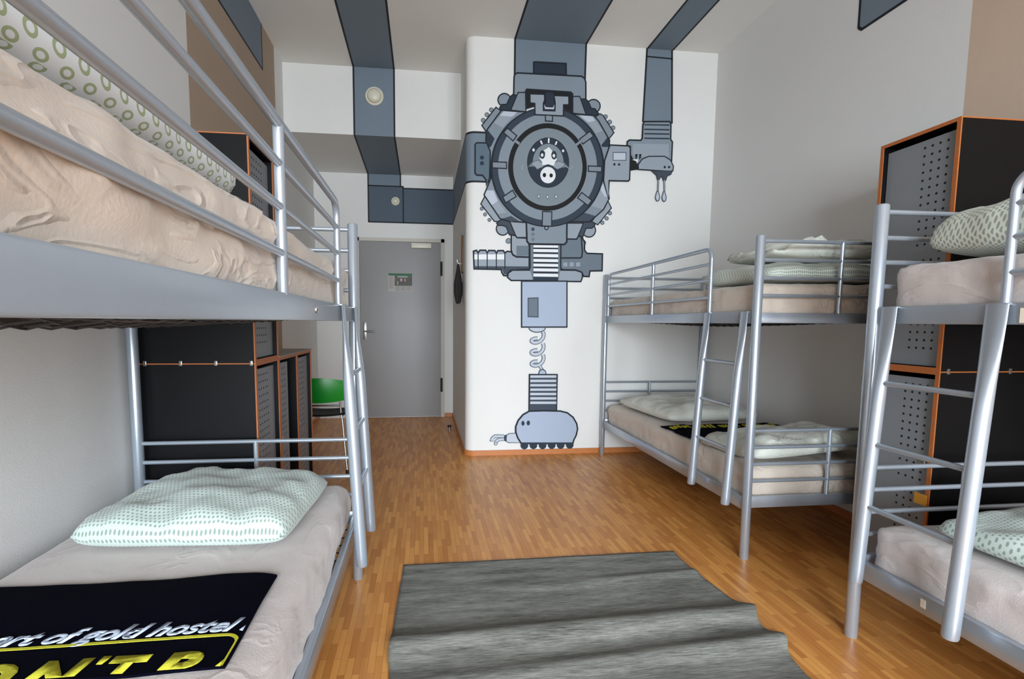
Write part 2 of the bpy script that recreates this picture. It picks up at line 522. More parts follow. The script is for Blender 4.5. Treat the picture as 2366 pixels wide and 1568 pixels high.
# ------------------------------------------------------------------ door
DX0, DX1, DH = -0.742, 0.217, 2.118
dr = empty('door_1', ((DX0 + DX1) / 2, DY, 0)); dr['kind'] = 'structure'
bm = bmesh.new()
add_box(bm, DX0, DX1, DY - 0.022, DY - 0.0005, 0.008, DH, bev=0.003)
to_obj('door_leaf', bm, 'door', dr, True)
bm = bmesh.new()
for b in ((DX0 - 0.045, DX0 - 0.004, DY - 0.03, DY - 0.0005, 0, DH + 0.045), (DX1 + 0.004, DX1 + 0.045, DY - 0.03, DY - 0.0005, 0, DH + 0.045), (DX0 - 0.045, DX1 + 0.045, DY - 0.03, DY - 0.0005, DH + 0.004, DH + 0.045)):
    add_box(bm, *b)
to_obj('door_frame', bm, 'door_frame', dr)
for z in (1.81, 0.40):
    bm = bmesh.new(); add_tube(bm, [(DX1 + 0.006, DY - 0.036, z - 0.085), (DX1 + 0.006, DY - 0.036, z + 0.085)], 0.011, 12)
    add_box(bm, DX1 - 0.004, DX1 + 0.022, DY - 0.034, DY - 0.029, z - 0.085, z + 0.085)
    to_obj('hinge', bm, 'dark_metal', dr, True)
hd = D.objects.new('door_handle', None); COL.objects.link(hd); hd.parent = dr; hd.location = (0, 0, 0)
bm = bmesh.new()
add_box(bm, -0.715, -0.672, DY - 0.03, DY - 0.021, 0.955, 1.165, bev=0.004)
to_obj('handle_plate', bm, 'steel', hd, True)
bm = bmesh.new()
add_tube(bm, [(-0.694, DY - 0.028, 1.055), (-0.694, DY - 0.068, 1.055)] + arc((-0.682, DY - 0.068, 1.055), 0.012, 180, 270, (1, 0, 0), (0, 1, 0), 4) + [(-0.575, DY - 0.08, 1.055)], 0.0105, 12)
to_obj('handle_lever', bm, 'steel', hd, True)
bm = bmesh.new()
add_box(bm, -0.135, 0.105, DY - 0.075, DY - 0.022, 2.045, 2.105, bev=0.006)
to_obj('door_closer', bm, 'white_plastic', dr, True)

# ------------------------------------------------------------------ painted ducts
def slab(bm, pts, nrm, t, mat, o=0.0):
    nrm = Vector(nrm)
    a = [bm.verts.new(Vector(p) + nrm * o) for p in pts]
    b = [bm.verts.new(Vector(p) + nrm * (o + t)) for p in pts]
    n = len(a)
    for f in [bm.faces.new(a), bm.faces.new(b[::-1])] + [bm.faces.new((a[i], b[i], b[(i + 1) % n], a[(i + 1) % n])) for i in range(n)]:
        f.material_index = mat
LW = 0.016
def band(bm, q, nrm, lines=(), mat=0, w=LW):
    """flat painted field; lines = pairs of corner numbers that carry the black outline"""
    slab(bm, q, nrm, 0.0008, mat)
    for i, j in lines:
        a, b = Vector(q[i]), Vector(q[j])
        d = (b - a).normalized()
        s = Vector(nrm).cross(d).normalized()
        cen = sum((Vector(p) for p in q), Vector()) / len(q)
        if (cen - a).dot(s) < 0: s = -s
        slab(bm, [a - s * w * 0.3, b - s * w * 0.3, b + s * w * 0.7, a + s * w * 0.7], nrm, 0.0008, 2, 0.0006)
def line(bm, a, b, nrm, w=LW, o=0.0006):
    a, b = Vector(a), Vector(b)
    s = Vector(nrm).cross((b - a).normalized()).normalized() * w / 2
    slab(bm, [a - s, b - s, b + s, a + s], nrm, 0.0008, 2, o)
DM = ['duct', 'duct_dark', 'outline']
Y0 = 0.3
bm = bmesh.new()
A0, A1 = -0.628, -0.253
band(bm, [(A0, Y0, CZ), (A1, Y0, CZ), (A1, SY, CZ), (A0, SY, CZ)], (0, 0, -1), [(1, 2), (3, 0)])
band(bm, [(A0, SY, CZ), (A1, SY, CZ), (A1, SY, SZ), (A0, SY, SZ)], (0, -1, 0), [(1, 2), (3, 0)])
band(bm, [(A0, SY, SZ), (A1, SY, SZ), (A1, DY, SZ), (A0 - 0.008, DY, SZ)], (0, 0, -1), [(1, 2), (3, 0)])
band(bm, [(A0 - 0.008, DY, SZ), (A1, DY, SZ), (A1, DY, 2.77), (A0 - 0.008, DY, 2.77)], (0, -1, 0), [(1, 2), (3, 0)])
band(bm, [(A0 - 0.008, DY, 2.77), (A1 + 0.03, DY, 2.77), (A1 + 0.03, DY, 2.345), (A0 - 0.008, DY, 2.345)], (0, -1, 0), [(0, 1), (1, 2), (2, 3), (3, 0)], mat=1)
band(bm, [(A1 + 0.03, DY, 2.75), (KX, DY, 2.75), (KX, DY, 2.345), (A1 + 0.03, DY, 2.345)], (0, -1, 0), [(0, 1), (2, 3)], mat=1)
ya = MY + CR
band(bm, [(KX, DY, 2.75), (KX, ya, 2.75), (KX, ya, 2.345), (KX, DY, 2.345)], (-1, 0, 0), [(0, 1), (2, 3)], mat=0)
cpp = [(x, y) for x, y in corner_path()]
for i in range(len(cpp) - 1):
    (xa, ya_), (xb, yb) = cpp[i], cpp[i + 1]
    am = radians(90 * (i + 0.5) / (len(cpp) - 1))
    nr = (-cos(am), -sin(am), 0)
    band(bm, [(xa, ya_, 2.75), (xb, yb, 2.75), (xb, yb, 2.345), (xa, ya_, 2.345)], nr, [(0, 1), (2, 3)])
band(bm, [(KX + CR, MY, 2.75), (0.60, MY, 2.75), (0.60, MY, 2.345), (KX + CR, MY, 2.345)], (0, -1, 0), [(0, 1), (2, 3)])
tag(to_obj('painted_duct', bm, DM), 'painted grey duct with black outlines running along the ceiling and down over the door wall', 'wall painting')
bm = bmesh.new()
B0, B1 = 0.765, 1.378
band(bm, [(B0, Y0, CZ), (B1, Y0, CZ), (B1, MY, CZ), (B0, MY, CZ)], (0, 0, -1), [(1, 2), (3, 0)])
band(bm, [(B0, MY, CZ), (B1, MY, CZ), (B1 - 0.006, MY, 2.98), (B0, MY, 2.98)], (0, -1, 0), [(1, 2), (3, 0)])
tag(to_obj('painted_duct', bm, DM), 'widest painted duct, from the ceiling down to the top of the robot mural', 'wall painting')
bm = bmesh.new()
C0, C1 = 1.912, 2.145
band(bm, [(C0, Y0, CZ), (C1, Y0, CZ), (C1, MY, CZ), (C0, MY, CZ)], (0, 0, -1), [(1, 2), (3, 0)])
band(bm, [(C0 - 0.004, MY, CZ), (C1 - 0.006, MY, CZ), (C1 + 0.018, MY, 2.90), (C0 - 0.02, MY, 2.90)], (0, -1, 0), [(1, 2), (3, 0)])
line(bm, (C0, MY, 3.44), (C1, MY, 3.435), (0, -1, 0), 0.012)
tag(to_obj('painted_duct', bm, DM), 'narrow painted duct coming down the wall to the gripper arm, right of the robot', 'wall painting')
bm = bmesh.new()
band(bm, [(LX, Y0, 3.155), (LX, 4.365, 3.155), (LX, 4.365, CZ), (LX, Y0, CZ)], (1, 0, 0), [(0, 1), (1, 2)])
tag(to_obj('painted_duct', bm, DM), 'painted duct end at the top of the left wall on the taupe paint', 'wall painting')
bm = bmesh.new()
band(bm, [(RX, Y0, 2.885), (RX, 2.83, 2.885), (RX, 2.855, 2.91), (RX, 2.855, CZ), (RX, Y0, CZ)], (-1, 0, 0), [(0, 1), (1, 2), (2, 3)])
tag(to_obj('painted_duct', bm, DM), 'painted duct end high on the right wall above the lockers', 'wall painting')

# ------------------------------------------------------------------ robot mural (flat paint on the wall)
# part, fill, line colour, line width (m), smoothed, closed, outline in mm on the wall (x,z)
MURAL = [
('duct_bracket','N','K',0.0122,0,1,'928,3330 943,3334 1204,3337 1208,3245 929,3242'),
('duct_bracket','M','K',0.0115,0,1,'763,3204 772,3229 794,3238 1340,3244 1367,3229 1379,3198 1384,3015 760,2982'),
('round_knob:1','M','K',0.0092,0,1,'737,3019 737,3013 736,3006 733,3000 730,2993 727,2988 722,2982 717,2978 711,2974 704,2970 698,2968 691,2966 684,2965 677,2965 670,2966 663,2968 657,2971 651,2974 645,2978 641,2983 637,2988 634,2994 631,3000 630,3007 629,3014 630,3020 631,3027 633,3033 636,3039 640,3045 645,3051 650,3055 656,3059 662,3063 669,3065 676,3067 683,3068 690,3068 697,3067 703,3065 710,3062 716,3059 721,3055 726,3050 730,3045 733,3039 735,3033 737,3026'),
('round_knob:2','M','K',0.0092,0,1,'1510,3011 1510,3004 1508,2997 1506,2990 1503,2984 1499,2977 1494,2972 1488,2967 1482,2963 1475,2959 1468,2956 1461,2955 1453,2954 1446,2954 1438,2955 1431,2957 1424,2960 1417,2963 1412,2968 1406,2973 1402,2978 1399,2984 1396,2991 1394,2998 1394,3005 1394,3012 1395,3019 1397,3026 1401,3032 1405,3038 1410,3044 1415,3049 1421,3053 1428,3057 1435,3059 1443,3061 1450,3062 1458,3062 1465,3061 1473,3059 1480,3056 1486,3053 1492,3048 1497,3043 1502,3038 1505,3032 1508,3025 1509,3018'),
('round_knob:3','L','K',0.0092,0,1,'734,1966 734,1959 732,1952 730,1946 727,1939 723,1933 718,1928 713,1923 707,1919 701,1916 694,1913 687,1912 680,1911 672,1912 665,1913 659,1915 652,1918 646,1921 641,1926 636,1931 632,1937 629,1943 626,1949 625,1956 624,1963 625,1970 626,1977 628,1984 631,1990 635,1996 640,2001 645,2006 651,2010 658,2013 664,2016 671,2017 679,2018 686,2018 693,2016 700,2014 706,2011 712,2008 718,2003 722,1998 727,1993 730,1986 732,1980 734,1973'),
('round_knob:4','L','K',0.0092,0,1,'1497,1974 1497,1966 1495,1958 1493,1951 1490,1944 1486,1938 1481,1932 1475,1927 1469,1922 1462,1919 1455,1916 1447,1915 1439,1914 1432,1914 1424,1916 1417,1918 1410,1921 1403,1925 1397,1930 1392,1935 1388,1942 1384,1948 1382,1956 1380,1963 1379,1970 1380,1978 1381,1985 1383,1993 1386,2000 1390,2006 1395,2012 1401,2017 1407,2021 1414,2025 1421,2027 1429,2029 1436,2030 1444,2030 1452,2028 1459,2026 1466,2023 1473,2019 1479,2014 1484,2009 1488,2002 1492,1996 1494,1989 1496,1981'),
('drum_body','M','D',0.0046,0,1,'591,2932 589,2924 583,2918 574,2915 566,2917 560,2922 557,2930 559,2939 566,2945 574,2947 583,2946 589,2940'),
('drum_body','M','D',0.0046,0,1,'555,2891 552,2883 546,2877 538,2874 529,2876 523,2882 520,2890 523,2898 529,2904 537,2907 546,2905 552,2899'),
('drum_body','M','D',0.0046,0,1,'523,2846 521,2837 515,2831 506,2828 498,2830 492,2836 489,2844 492,2852 498,2858 506,2861 515,2859 521,2854'),
('drum_body','M','D',0.0046,0,1,'1577,2928 1575,2919 1569,2913 1560,2910 1551,2912 1544,2918 1541,2926 1544,2934 1550,2941 1559,2943 1568,2942 1575,2936'),
('drum_body','M','D',0.0046,0,1,'1616,2886 1614,2877 1607,2871 1598,2868 1589,2870 1582,2876 1580,2884 1582,2893 1588,2899 1597,2902 1606,2900 1613,2894'),
('drum_body','M','D',0.0046,0,1,'1647,2840 1645,2831 1638,2825 1629,2822 1620,2824 1613,2830 1611,2838 1613,2847 1619,2853 1628,2856 1637,2854 1644,2848'),
('drum_body','M','D',0.0046,0,1,'512,2126 510,2119 505,2114 498,2112 491,2114 486,2119 484,2125 486,2132 491,2137 498,2139 505,2138 510,2133'),
('drum_body','M','D',0.0046,0,1,'541,2079 539,2073 534,2067 527,2065 520,2067 515,2072 513,2079 515,2085 520,2091 527,2093 534,2091 539,2086'),
('drum_body','M','D',0.0046,0,1,'578,2035 576,2028 571,2023 564,2021 557,2023 552,2028 550,2034 552,2041 557,2046 564,2048 571,2047 576,2042'),
('drum_body','M','D',0.0046,0,1,'1639,2123 1637,2115 1631,2109 1623,2107 1615,2108 1609,2114 1606,2122 1608,2129 1614,2135 1622,2138 1630,2136 1637,2130'),
('drum_body','M','D',0.0046,0,1,'1610,2078 1608,2070 1602,2064 1594,2062 1586,2064 1580,2069 1577,2077 1579,2085 1585,2090 1593,2093 1602,2091 1608,2085'),
('drum_body','M','D',0.0046,0,1,'1573,2040 1571,2033 1565,2027 1557,2024 1549,2026 1542,2032 1540,2039 1542,2047 1548,2053 1556,2055 1564,2054 1570,2048'),
('drum_body','M','D',0.0046,0,1,'752,1865 749,1854 741,1846 730,1843 719,1845 711,1853 708,1864 711,1874 719,1882 730,1886 741,1883 749,1875'),
('drum_body','M','D',0.0046,0,1,'1412,1865 1409,1854 1401,1846 1389,1843 1378,1845 1369,1853 1366,1864 1369,1875 1377,1883 1388,1886 1400,1884 1408,1876'),
('drum_body','N','K',0.0084,0,1,'754,3063 791,3058 744,2928 662,2923 643,2951 661,2978 702,2982 732,3044'),
('drum_body','N','K',0.0084,0,1,'1338,3059 1377,3062 1404,3045 1431,2989 1464,2987 1496,2952 1477,2922 1380,2928'),
('drum_body','D','K',0.0084,0,1,'626,2009 668,2045 741,2027 795,1912 737,1915 710,1981 676,1992 642,1991'),
('drum_body','D','K',0.0084,0,1,'1376,2040 1469,2053 1491,2017 1465,1991 1410,1987 1385,1916 1320,1915 1340,1977'),
('drum_body','G2','K',0.0084,0,1,'613,2954 662,2923 531,2755 495,2802'),
('drum_body','G2','K',0.0084,0,1,'1510,2948 1536,2936 1638,2799 1596,2746 1466,2918'),
('drum_body','L','K',0.0084,0,1,'523,2228 490,2164 606,2025 636,2022 683,2050'),
('drum_body','L','K',0.0084,0,1,'1597,2235 1634,2166 1516,2021 1460,2046'),
('drum_body','M','K',0.0084,0,1,'660,2932 809,2929 1285,2933 1455,2930 1499,2887 1601,2733 1598,2652 1554,2524 1612,2247 1563,2152 1441,2043 749,2023 654,2049 517,2239 574,2377 561,2540 529,2683 533,2761'),
('drum_body','LL','',0,0,1,'684,2932 804,2933 752,2885 647,2887'),
('drum_body','L','',0,0,1,'647,2887 752,2885 671,2792 596,2828'),
('drum_body','G2','',0,0,1,'596,2828 671,2792 604,2700 548,2767'),
('drum_body','N','',0,0,1,'545,2767 604,2700 571,2631 556,2631 528,2697 531,2747'),
('drum_body','LL','',0,0,1,'1326,2927 1442,2924 1470,2889 1405,2872'),
('drum_body','L','',0,0,1,'1405,2872 1470,2889 1539,2809 1481,2785'),
('drum_body','G2','',0,0,1,'1481,2785 1539,2809 1576,2756 1527,2692'),
('drum_body','N','',0,0,1,'1527,2688 1580,2756 1605,2721 1606,2678 1539,2675'),
('drum_body','LL','',0,0,1,'531,2277 598,2279 635,2195 578,2153 516,2236'),
('drum_body','L','',0,0,1,'578,2153 635,2195 709,2097 631,2085'),
('drum_body','G2','',0,0,1,'631,2085 709,2097 752,2063 684,2051'),
('drum_body','D','',0,0,1,'673,2048 751,2073 831,2025 694,2036'),
('drum_body','LL','',0,0,1,'1565,2397 1612,2259 1572,2258 1527,2326'),
('drum_body','L','',0,0,1,'1572,2258 1610,2247 1563,2152 1438,2183 1527,2326'),
('drum_body','G2','',0,0,1,'1563,2152 1502,2092 1378,2123 1438,2183'),
('drum_body','D','',0,0,1,'1378,2123 1502,2092 1441,2045 1281,2044'),
('drum_body','','K',0.0099,0,1,'660,2932 809,2929 1285,2933 1455,2930 1499,2887 1601,2733 1598,2652 1554,2524 1612,2247 1563,2152 1441,2043 749,2023 654,2049 517,2239 574,2377 561,2540 529,2683 533,2761'),
('drum_body','G2','K',0.0084,0,1,'798,3081 864,3085 866,2930 738,2936'),
('drum_body','G2','K',0.0084,0,1,'1259,3075 1328,3079 1386,2934 1262,2940'),
('drum_body','L','K',0.0084,0,1,'741,2025 884,2021 886,1896 803,1894 790,1912'),
('drum_body','L','K',0.0084,0,1,'1236,2026 1385,2030 1331,1894 1239,1892'),
('lower_block','L','K',0.0107,0,1,'753,1916 790,1909 804,1893 883,1891 907,1843 912,1732 798,1733 766,1752 754,1788'),
('lower_block','G','',0,0,1,'799,1825 905,1827 906,1743 800,1740'),
('lower_plug','G','K',0.0115,0,1,'1377,1911 1402,1865 1401,1802 1424,1774 1564,1772 1565,1627 1455,1623 1448,1574 1399,1576 1381,1611 1326,1629 1190,1629 1188,1730'),
('lower_plug','L','',0,0,1,'1213,1692 1250,1692 1251,1659 1214,1658'),
('lower_plug','L','',0,0,1,'1270,1693 1307,1694 1308,1660 1271,1659'),
('lower_plug','L','',0,0,1,'1328,1694 1365,1695 1365,1661 1328,1660'),
('lower_plug','G','K',0.0107,0,1,'1186,1844 1236,1892 1328,1893 1347,1923 1369,1911 1382,1792 1378,1742 1362,1733 1188,1729'),
('barrel_arm','L','K',0.0115,0,1,'430,1771 456,1779 469,1759 485,1780 534,1781 547,1759 560,1780 613,1780 626,1759 639,1780 686,1781 700,1761 718,1776 755,1773 768,1747 800,1730 912,1730 913,1626 751,1618 728,1600 720,1569 691,1571 675,1596 669,1622 436,1623'),
('barrel_arm','W','',0,0,1,'437,1744 694,1750 694,1707 437,1702'),
('barrel_arm','D','',0,0,1,'437,1646 910,1652 911,1632 746,1625 715,1582 693,1581 677,1627 437,1626'),
('barrel_arm','','K',0.0076,0,0,'469,1761 470,1624'),
('barrel_arm','','K',0.0076,0,0,'547,1763 548,1625'),
('barrel_arm','','K',0.0076,0,0,'626,1765 627,1627'),
('barrel_arm','','K',0.0076,0,0,'699,1766 701,1628'),
('hose_collar','L','K',0.0107,0,1,'730,1592 767,1618 916,1621 951,1622 952,1533 757,1530 725,1556'),
('hose_collar','L','K',0.0107,0,1,'1163,1626 1326,1627 1384,1609 1388,1567 1375,1530 1144,1529'),
('hose_collar','G','',0,0,1,'918,1843 1186,1844 1188,1626 1171,1527 950,1528 921,1621'),
('hose_collar','','K',0.0107,0,0,'915,1843 921,1642 905,1622'),
('hose_collar','','K',0.0107,0,0,'1189,1844 1190,1647 1207,1627'),
('hose_collar','W','',0,0,1,'948,1833 1165,1835 1165,1815 948,1813'),
('hose_collar','W','',0,0,1,'948,1800 1165,1802 1166,1777 948,1776'),
('hose_collar','W','',0,0,1,'949,1759 1166,1760 1167,1734 949,1733'),
('hose_collar','W','',0,0,1,'949,1716 1167,1717 1167,1694 950,1693'),
('hose_collar','W','',0,0,1,'950,1676 1168,1677 1168,1654 950,1653'),
('hose_collar','W','',0,0,1,'951,1636 1168,1637 1169,1613 951,1613'),
('hose_collar','W','',0,0,1,'951,1592 1169,1592 1170,1568 952,1567'),
('hose_collar','','K',0.0092,0,0,'945,1808 1165,1810'),
('hose_collar','','K',0.0092,0,0,'946,1768 1166,1770'),
('hose_collar','','K',0.0092,0,0,'947,1726 1167,1728'),
('hose_collar','','K',0.0092,0,0,'947,1685 1168,1686'),
('hose_collar','','K',0.0092,0,0,'948,1645 1168,1646'),
('hose_collar','','K',0.0092,0,0,'948,1602 1169,1603'),
('hose_collar','N','',0,0,1,'949,1565 1170,1564 1171,1528 949,1533'),
('neck_box','M','K',0.013,0,1,'881,2046 1238,2057 1240,1866 1218,1845 910,1842 890,1863'),
('neck_box','D','',0,0,1,'956,1967 954,1959 948,1953 940,1951 932,1953 927,1958 924,1966 926,1974 932,1980 940,1982 948,1980 954,1975'),
('neck_box','G','',0,0,1,'957,1925 955,1917 949,1911 941,1909 933,1911 927,1917 925,1924 927,1932 933,1938 941,1940 949,1938 955,1933'),
('neck_box','G','',0,0,1,'957,1882 955,1875 950,1869 942,1867 934,1869 928,1874 926,1882 928,1889 933,1895 941,1897 949,1896 955,1890'),
('hatch_ring','K','',0,0,1,'1560,2508 1559,2459 1553,2410 1542,2361 1527,2314 1506,2269 1482,2225 1453,2184 1421,2147 1385,2112 1345,2081 1303,2054 1259,2032 1213,2014 1165,2000 1117,1992 1067,1988 1018,1989 970,1995 922,2006 876,2021 832,2041 791,2065 751,2093 715,2125 683,2160 654,2198 629,2239 608,2282 592,2327 580,2373 573,2420 570,2468 572,2516 579,2563 590,2610 605,2656 625,2700 649,2742 677,2781 708,2818 743,2851 781,2881 821,2908 864,2930 909,2949 955,2962 1002,2972 1050,2977 1098,2977 1146,2973 1193,2963 1239,2950 1283,2932 1326,2909 1366,2882 1403,2852 1437,2818 1467,2780 1494,2740 1516,2697 1534,2652 1547,2605 1556,2557'),
('hatch_ring','D2','',0,0,1,'1544,2507 1543,2459 1537,2411 1527,2363 1512,2317 1492,2273 1468,2230 1441,2190 1409,2153 1374,2119 1336,2089 1296,2062 1253,2040 1208,2023 1162,2010 1115,2001 1067,1997 1020,1998 973,2004 927,2015 882,2030 840,2049 799,2073 761,2100 726,2132 695,2166 667,2203 643,2243 622,2286 607,2330 595,2375 588,2422 585,2469 587,2516 594,2562 604,2608 619,2653 639,2696 662,2737 689,2776 719,2812 753,2845 789,2874 828,2900 870,2922 913,2940 958,2954 1004,2963 1050,2968 1097,2968 1143,2964 1189,2955 1233,2941 1276,2923 1317,2901 1356,2875 1392,2845 1425,2811 1454,2775 1480,2735 1501,2693 1519,2648 1532,2602 1540,2555'),
('hatch_ring','M','',0,0,1,'1493,2505 1492,2462 1487,2418 1478,2375 1464,2334 1447,2293 1426,2255 1401,2219 1373,2185 1341,2155 1307,2128 1271,2104 1233,2084 1192,2068 1151,2056 1109,2048 1066,2045 1024,2046 982,2051 941,2061 901,2074 862,2092 826,2113 792,2138 760,2166 732,2197 707,2231 685,2267 667,2305 653,2345 642,2386 636,2428 633,2471 635,2513 641,2555 650,2597 664,2637 681,2676 702,2714 726,2749 753,2781 784,2811 817,2838 852,2861 889,2881 928,2897 968,2910 1009,2918 1051,2922 1093,2922 1134,2918 1175,2910 1215,2898 1254,2881 1291,2861 1325,2838 1357,2810 1387,2780 1413,2747 1436,2711 1455,2673 1471,2633 1483,2591 1490,2548'),
('hatch_ring','B','',0,0,1,'1404,2502 1403,2466 1399,2430 1392,2395 1381,2361 1367,2328 1350,2296 1330,2267 1308,2239 1283,2214 1256,2192 1227,2172 1197,2156 1165,2143 1132,2133 1099,2127 1065,2124 1031,2125 998,2129 965,2136 933,2148 902,2162 873,2179 846,2200 821,2223 799,2248 778,2276 761,2306 746,2338 735,2370 727,2404 721,2439 719,2474 721,2509 725,2544 733,2578 743,2612 757,2644 774,2675 793,2704 815,2730 839,2755 865,2777 893,2796 923,2813 954,2826 986,2836 1019,2843 1052,2846 1085,2846 1119,2842 1151,2835 1183,2825 1214,2812 1243,2795 1271,2775 1296,2753 1320,2728 1340,2700 1359,2671 1374,2639 1386,2606 1395,2572 1401,2537'),
('hatch_disc','M2','',0,0,1,'1365,2499 1364,2467 1360,2436 1354,2405 1345,2374 1332,2345 1317,2317 1300,2291 1280,2267 1259,2244 1235,2225 1210,2207 1183,2193 1155,2181 1126,2172 1096,2167 1067,2164 1037,2165 1007,2169 979,2175 951,2185 924,2198 898,2213 874,2231 852,2252 832,2275 814,2299 799,2326 786,2354 776,2383 768,2413 764,2443 762,2475 763,2506 767,2537 774,2567 783,2597 795,2625 810,2653 827,2678 846,2702 867,2724 890,2743 915,2761 941,2775 969,2787 997,2796 1026,2802 1055,2805 1085,2804 1114,2801 1143,2795 1171,2786 1198,2774 1223,2759 1248,2742 1270,2722 1291,2699 1309,2675 1325,2649 1339,2621 1349,2592 1357,2561 1363,2530'),
('hatch_ring','G2','K',0.0084,0,1,'585,2512 706,2512 706,2461 585,2462'),
('hatch_ring','G2','K',0.0084,0,1,'1417,2512 1536,2511 1535,2465 1418,2466'),
('hatch_ring','G2','K',0.0084,0,1,'711,2790 791,2732 759,2688 677,2752'),
('hatch_ring','G2','K',0.0084,0,1,'1422,2798 1457,2760 1364,2690 1333,2729'),
('hatch_ring','G2','K',0.0084,0,1,'676,2227 760,2285 792,2234 702,2179'),
('hatch_ring','G2','K',0.0084,0,1,'1364,2288 1455,2224 1423,2179 1328,2241'),
('hatch_ring','G2','K',0.0084,0,1,'1022,2118 1103,2117 1103,1996 1021,1996'),
('hatch_ring','M','',0,0,1,'777,2704 819,2677 810,2656 765,2685'),
('hatch_ring','M','',0,0,1,'1297,2687 1345,2723 1357,2708 1306,2669'),
('hatch_ring','L','K',0.0076,0,1,'1074,1980 1072,1974 1068,1969 1062,1966 1056,1966 1050,1968 1045,1973 1044,1980 1045,1986 1049,1991 1055,1994 1062,1994 1068,1991 1072,1986'),
('top_latch','B','K',0.0115,0,1,'862,3094 871,3109 1247,3107 1264,3095 1268,2948 1192,2971 1184,2997 948,2992 941,2981 867,2955'),
('top_latch','L','K',0.0099,0,1,'898,3074 1022,3078 1025,3032 1014,3006 1015,2947 1114,2949 1115,3015 1103,3072 1232,3075 1234,3004 1188,3001 1188,2911 944,2909 940,2999 899,3002'),
('top_latch','N','K',0.0057,0,1,'1028,3096 1100,3096 1103,3036 1110,2983 1030,2978 1033,3032'),
('top_latch','LL','',0,0,1,'1022,2999 1034,2975 1097,2975 1109,3000 1106,2961 1028,2960'),
('top_latch','M','K',0.0084,0,1,'1033,2911 1094,2910 1095,2863 1034,2862'),
('pig_emblem','N','K',0.0057,0,1,'1243,2532 1242,2505 1238,2478 1231,2453 1221,2428 1208,2406 1193,2385 1175,2367 1156,2351 1135,2338 1113,2329 1090,2323 1067,2320 1043,2321 1020,2325 998,2333 977,2344 957,2358 939,2375 923,2395 910,2416 900,2440 892,2465 887,2491 885,2517 886,2543 890,2569 897,2595 907,2619 920,2641 935,2662 952,2680 971,2695 992,2708 1013,2717 1036,2724 1059,2726 1083,2726 1106,2722 1128,2714 1149,2704 1169,2690 1187,2673 1203,2654 1216,2632 1227,2609 1235,2584 1241,2558'),
('pig_emblem','M2','',0,0,1,'928,2485 930,2524 933,2555 941,2585 954,2612 972,2636 994,2655 1019,2669 1046,2677 1074,2678 1101,2673 1127,2661 1150,2644 1169,2622 1184,2595 1193,2566 1197,2535 1202,2496'),
('pig_emblem','M2','',0,0,1,'872,2459 923,2521 977,2541 1014,2517 1023,2489 969,2464 946,2488 899,2486'),
('pig_emblem','M2','',0,0,1,'1255,2476 1201,2533 1151,2542 1119,2522 1106,2492 1143,2471 1175,2484 1216,2494'),
('pig_emblem','L','D',0.0038,0,1,'914,2504 941,2529 977,2541 1014,2517 1023,2489 969,2464 946,2488'),
('pig_emblem','L','D',0.0038,0,1,'1215,2510 1190,2530 1151,2542 1119,2522 1106,2492 1143,2471 1175,2484'),
('pig_emblem','W','',0,0,1,'1066,2652 1092,2628 1104,2592 1118,2562 1140,2559 1125,2532 1112,2499 1064,2510 1014,2499 1009,2531 984,2561 1013,2560 1033,2571 1037,2606 1021,2623 1048,2637'),
('pig_emblem','N','',0,0,1,'1035,2589 1034,2578 1031,2568 1026,2560 1019,2554 1012,2552 1005,2554 998,2558 993,2566 989,2576 988,2587 989,2598 992,2608 997,2616 1003,2621 1011,2623 1018,2622 1025,2617 1030,2609 1034,2600'),
('pig_emblem','W','',0,0,1,'1021,2584 1020,2577 1017,2572 1013,2569 1008,2569 1003,2572 1000,2576 999,2583 1000,2589 1003,2594 1007,2597 1012,2598 1017,2595 1020,2590'),
('pig_emblem','N','',0,0,1,'1137,2588 1136,2577 1133,2567 1128,2559 1121,2553 1114,2551 1106,2553 1100,2558 1094,2565 1091,2575 1089,2586 1090,2597 1093,2607 1099,2615 1105,2620 1112,2622 1120,2621 1126,2616 1132,2608 1135,2599'),
('pig_emblem','W','',0,0,1,'1123,2583 1122,2577 1119,2571 1115,2568 1109,2568 1105,2571 1102,2576 1100,2582 1101,2588 1104,2594 1109,2597 1114,2597 1119,2594 1122,2589'),
('pig_emblem','N','',0,0,1,'1003,2458 1028,2496 1062,2511 1101,2498 1129,2463'),
('pig_emblem','W','',0,0,1,'1130,2424 1129,2410 1125,2397 1119,2385 1111,2375 1101,2366 1090,2359 1078,2355 1065,2353 1052,2354 1039,2357 1028,2363 1017,2371 1009,2381 1003,2393 999,2405 997,2418 998,2432 1002,2445 1008,2456 1016,2467 1026,2476 1037,2483 1049,2487 1062,2489 1075,2488 1088,2485 1099,2479 1109,2471 1118,2461 1124,2449 1128,2437'),
('pig_emblem','B','',0,0,1,'1047,2420 1046,2413 1043,2407 1038,2403 1033,2402 1027,2403 1022,2407 1019,2412 1017,2419 1018,2426 1022,2432 1026,2436 1032,2438 1038,2437 1043,2433 1046,2427'),
('pig_emblem','B','',0,0,1,'1106,2420 1105,2413 1102,2407 1097,2403 1091,2402 1085,2403 1081,2406 1077,2412 1076,2418 1077,2425 1080,2431 1085,2435 1091,2436 1096,2435 1101,2432 1105,2426'),
('pig_emblem','W','',0,0,1,'1058,2723 1072,2724 1071,2685 1058,2684'),
('pig_emblem','W','',0,0,1,'988,2698 1001,2704 1015,2674 1003,2668'),
('pig_emblem','W','',0,0,1,'1129,2703 1141,2698 1129,2670 1117,2674'),
('pig_emblem','W','',0,0,1,'946,2623 945,2616 941,2611 935,2609 930,2611 926,2615 924,2622 926,2628 929,2633 935,2635 940,2634 944,2629'),
('pig_emblem','W','',0,0,1,'1201,2626 1200,2620 1196,2616 1191,2614 1186,2616 1182,2620 1181,2625 1182,2631 1186,2635 1191,2637 1196,2636 1200,2632'),
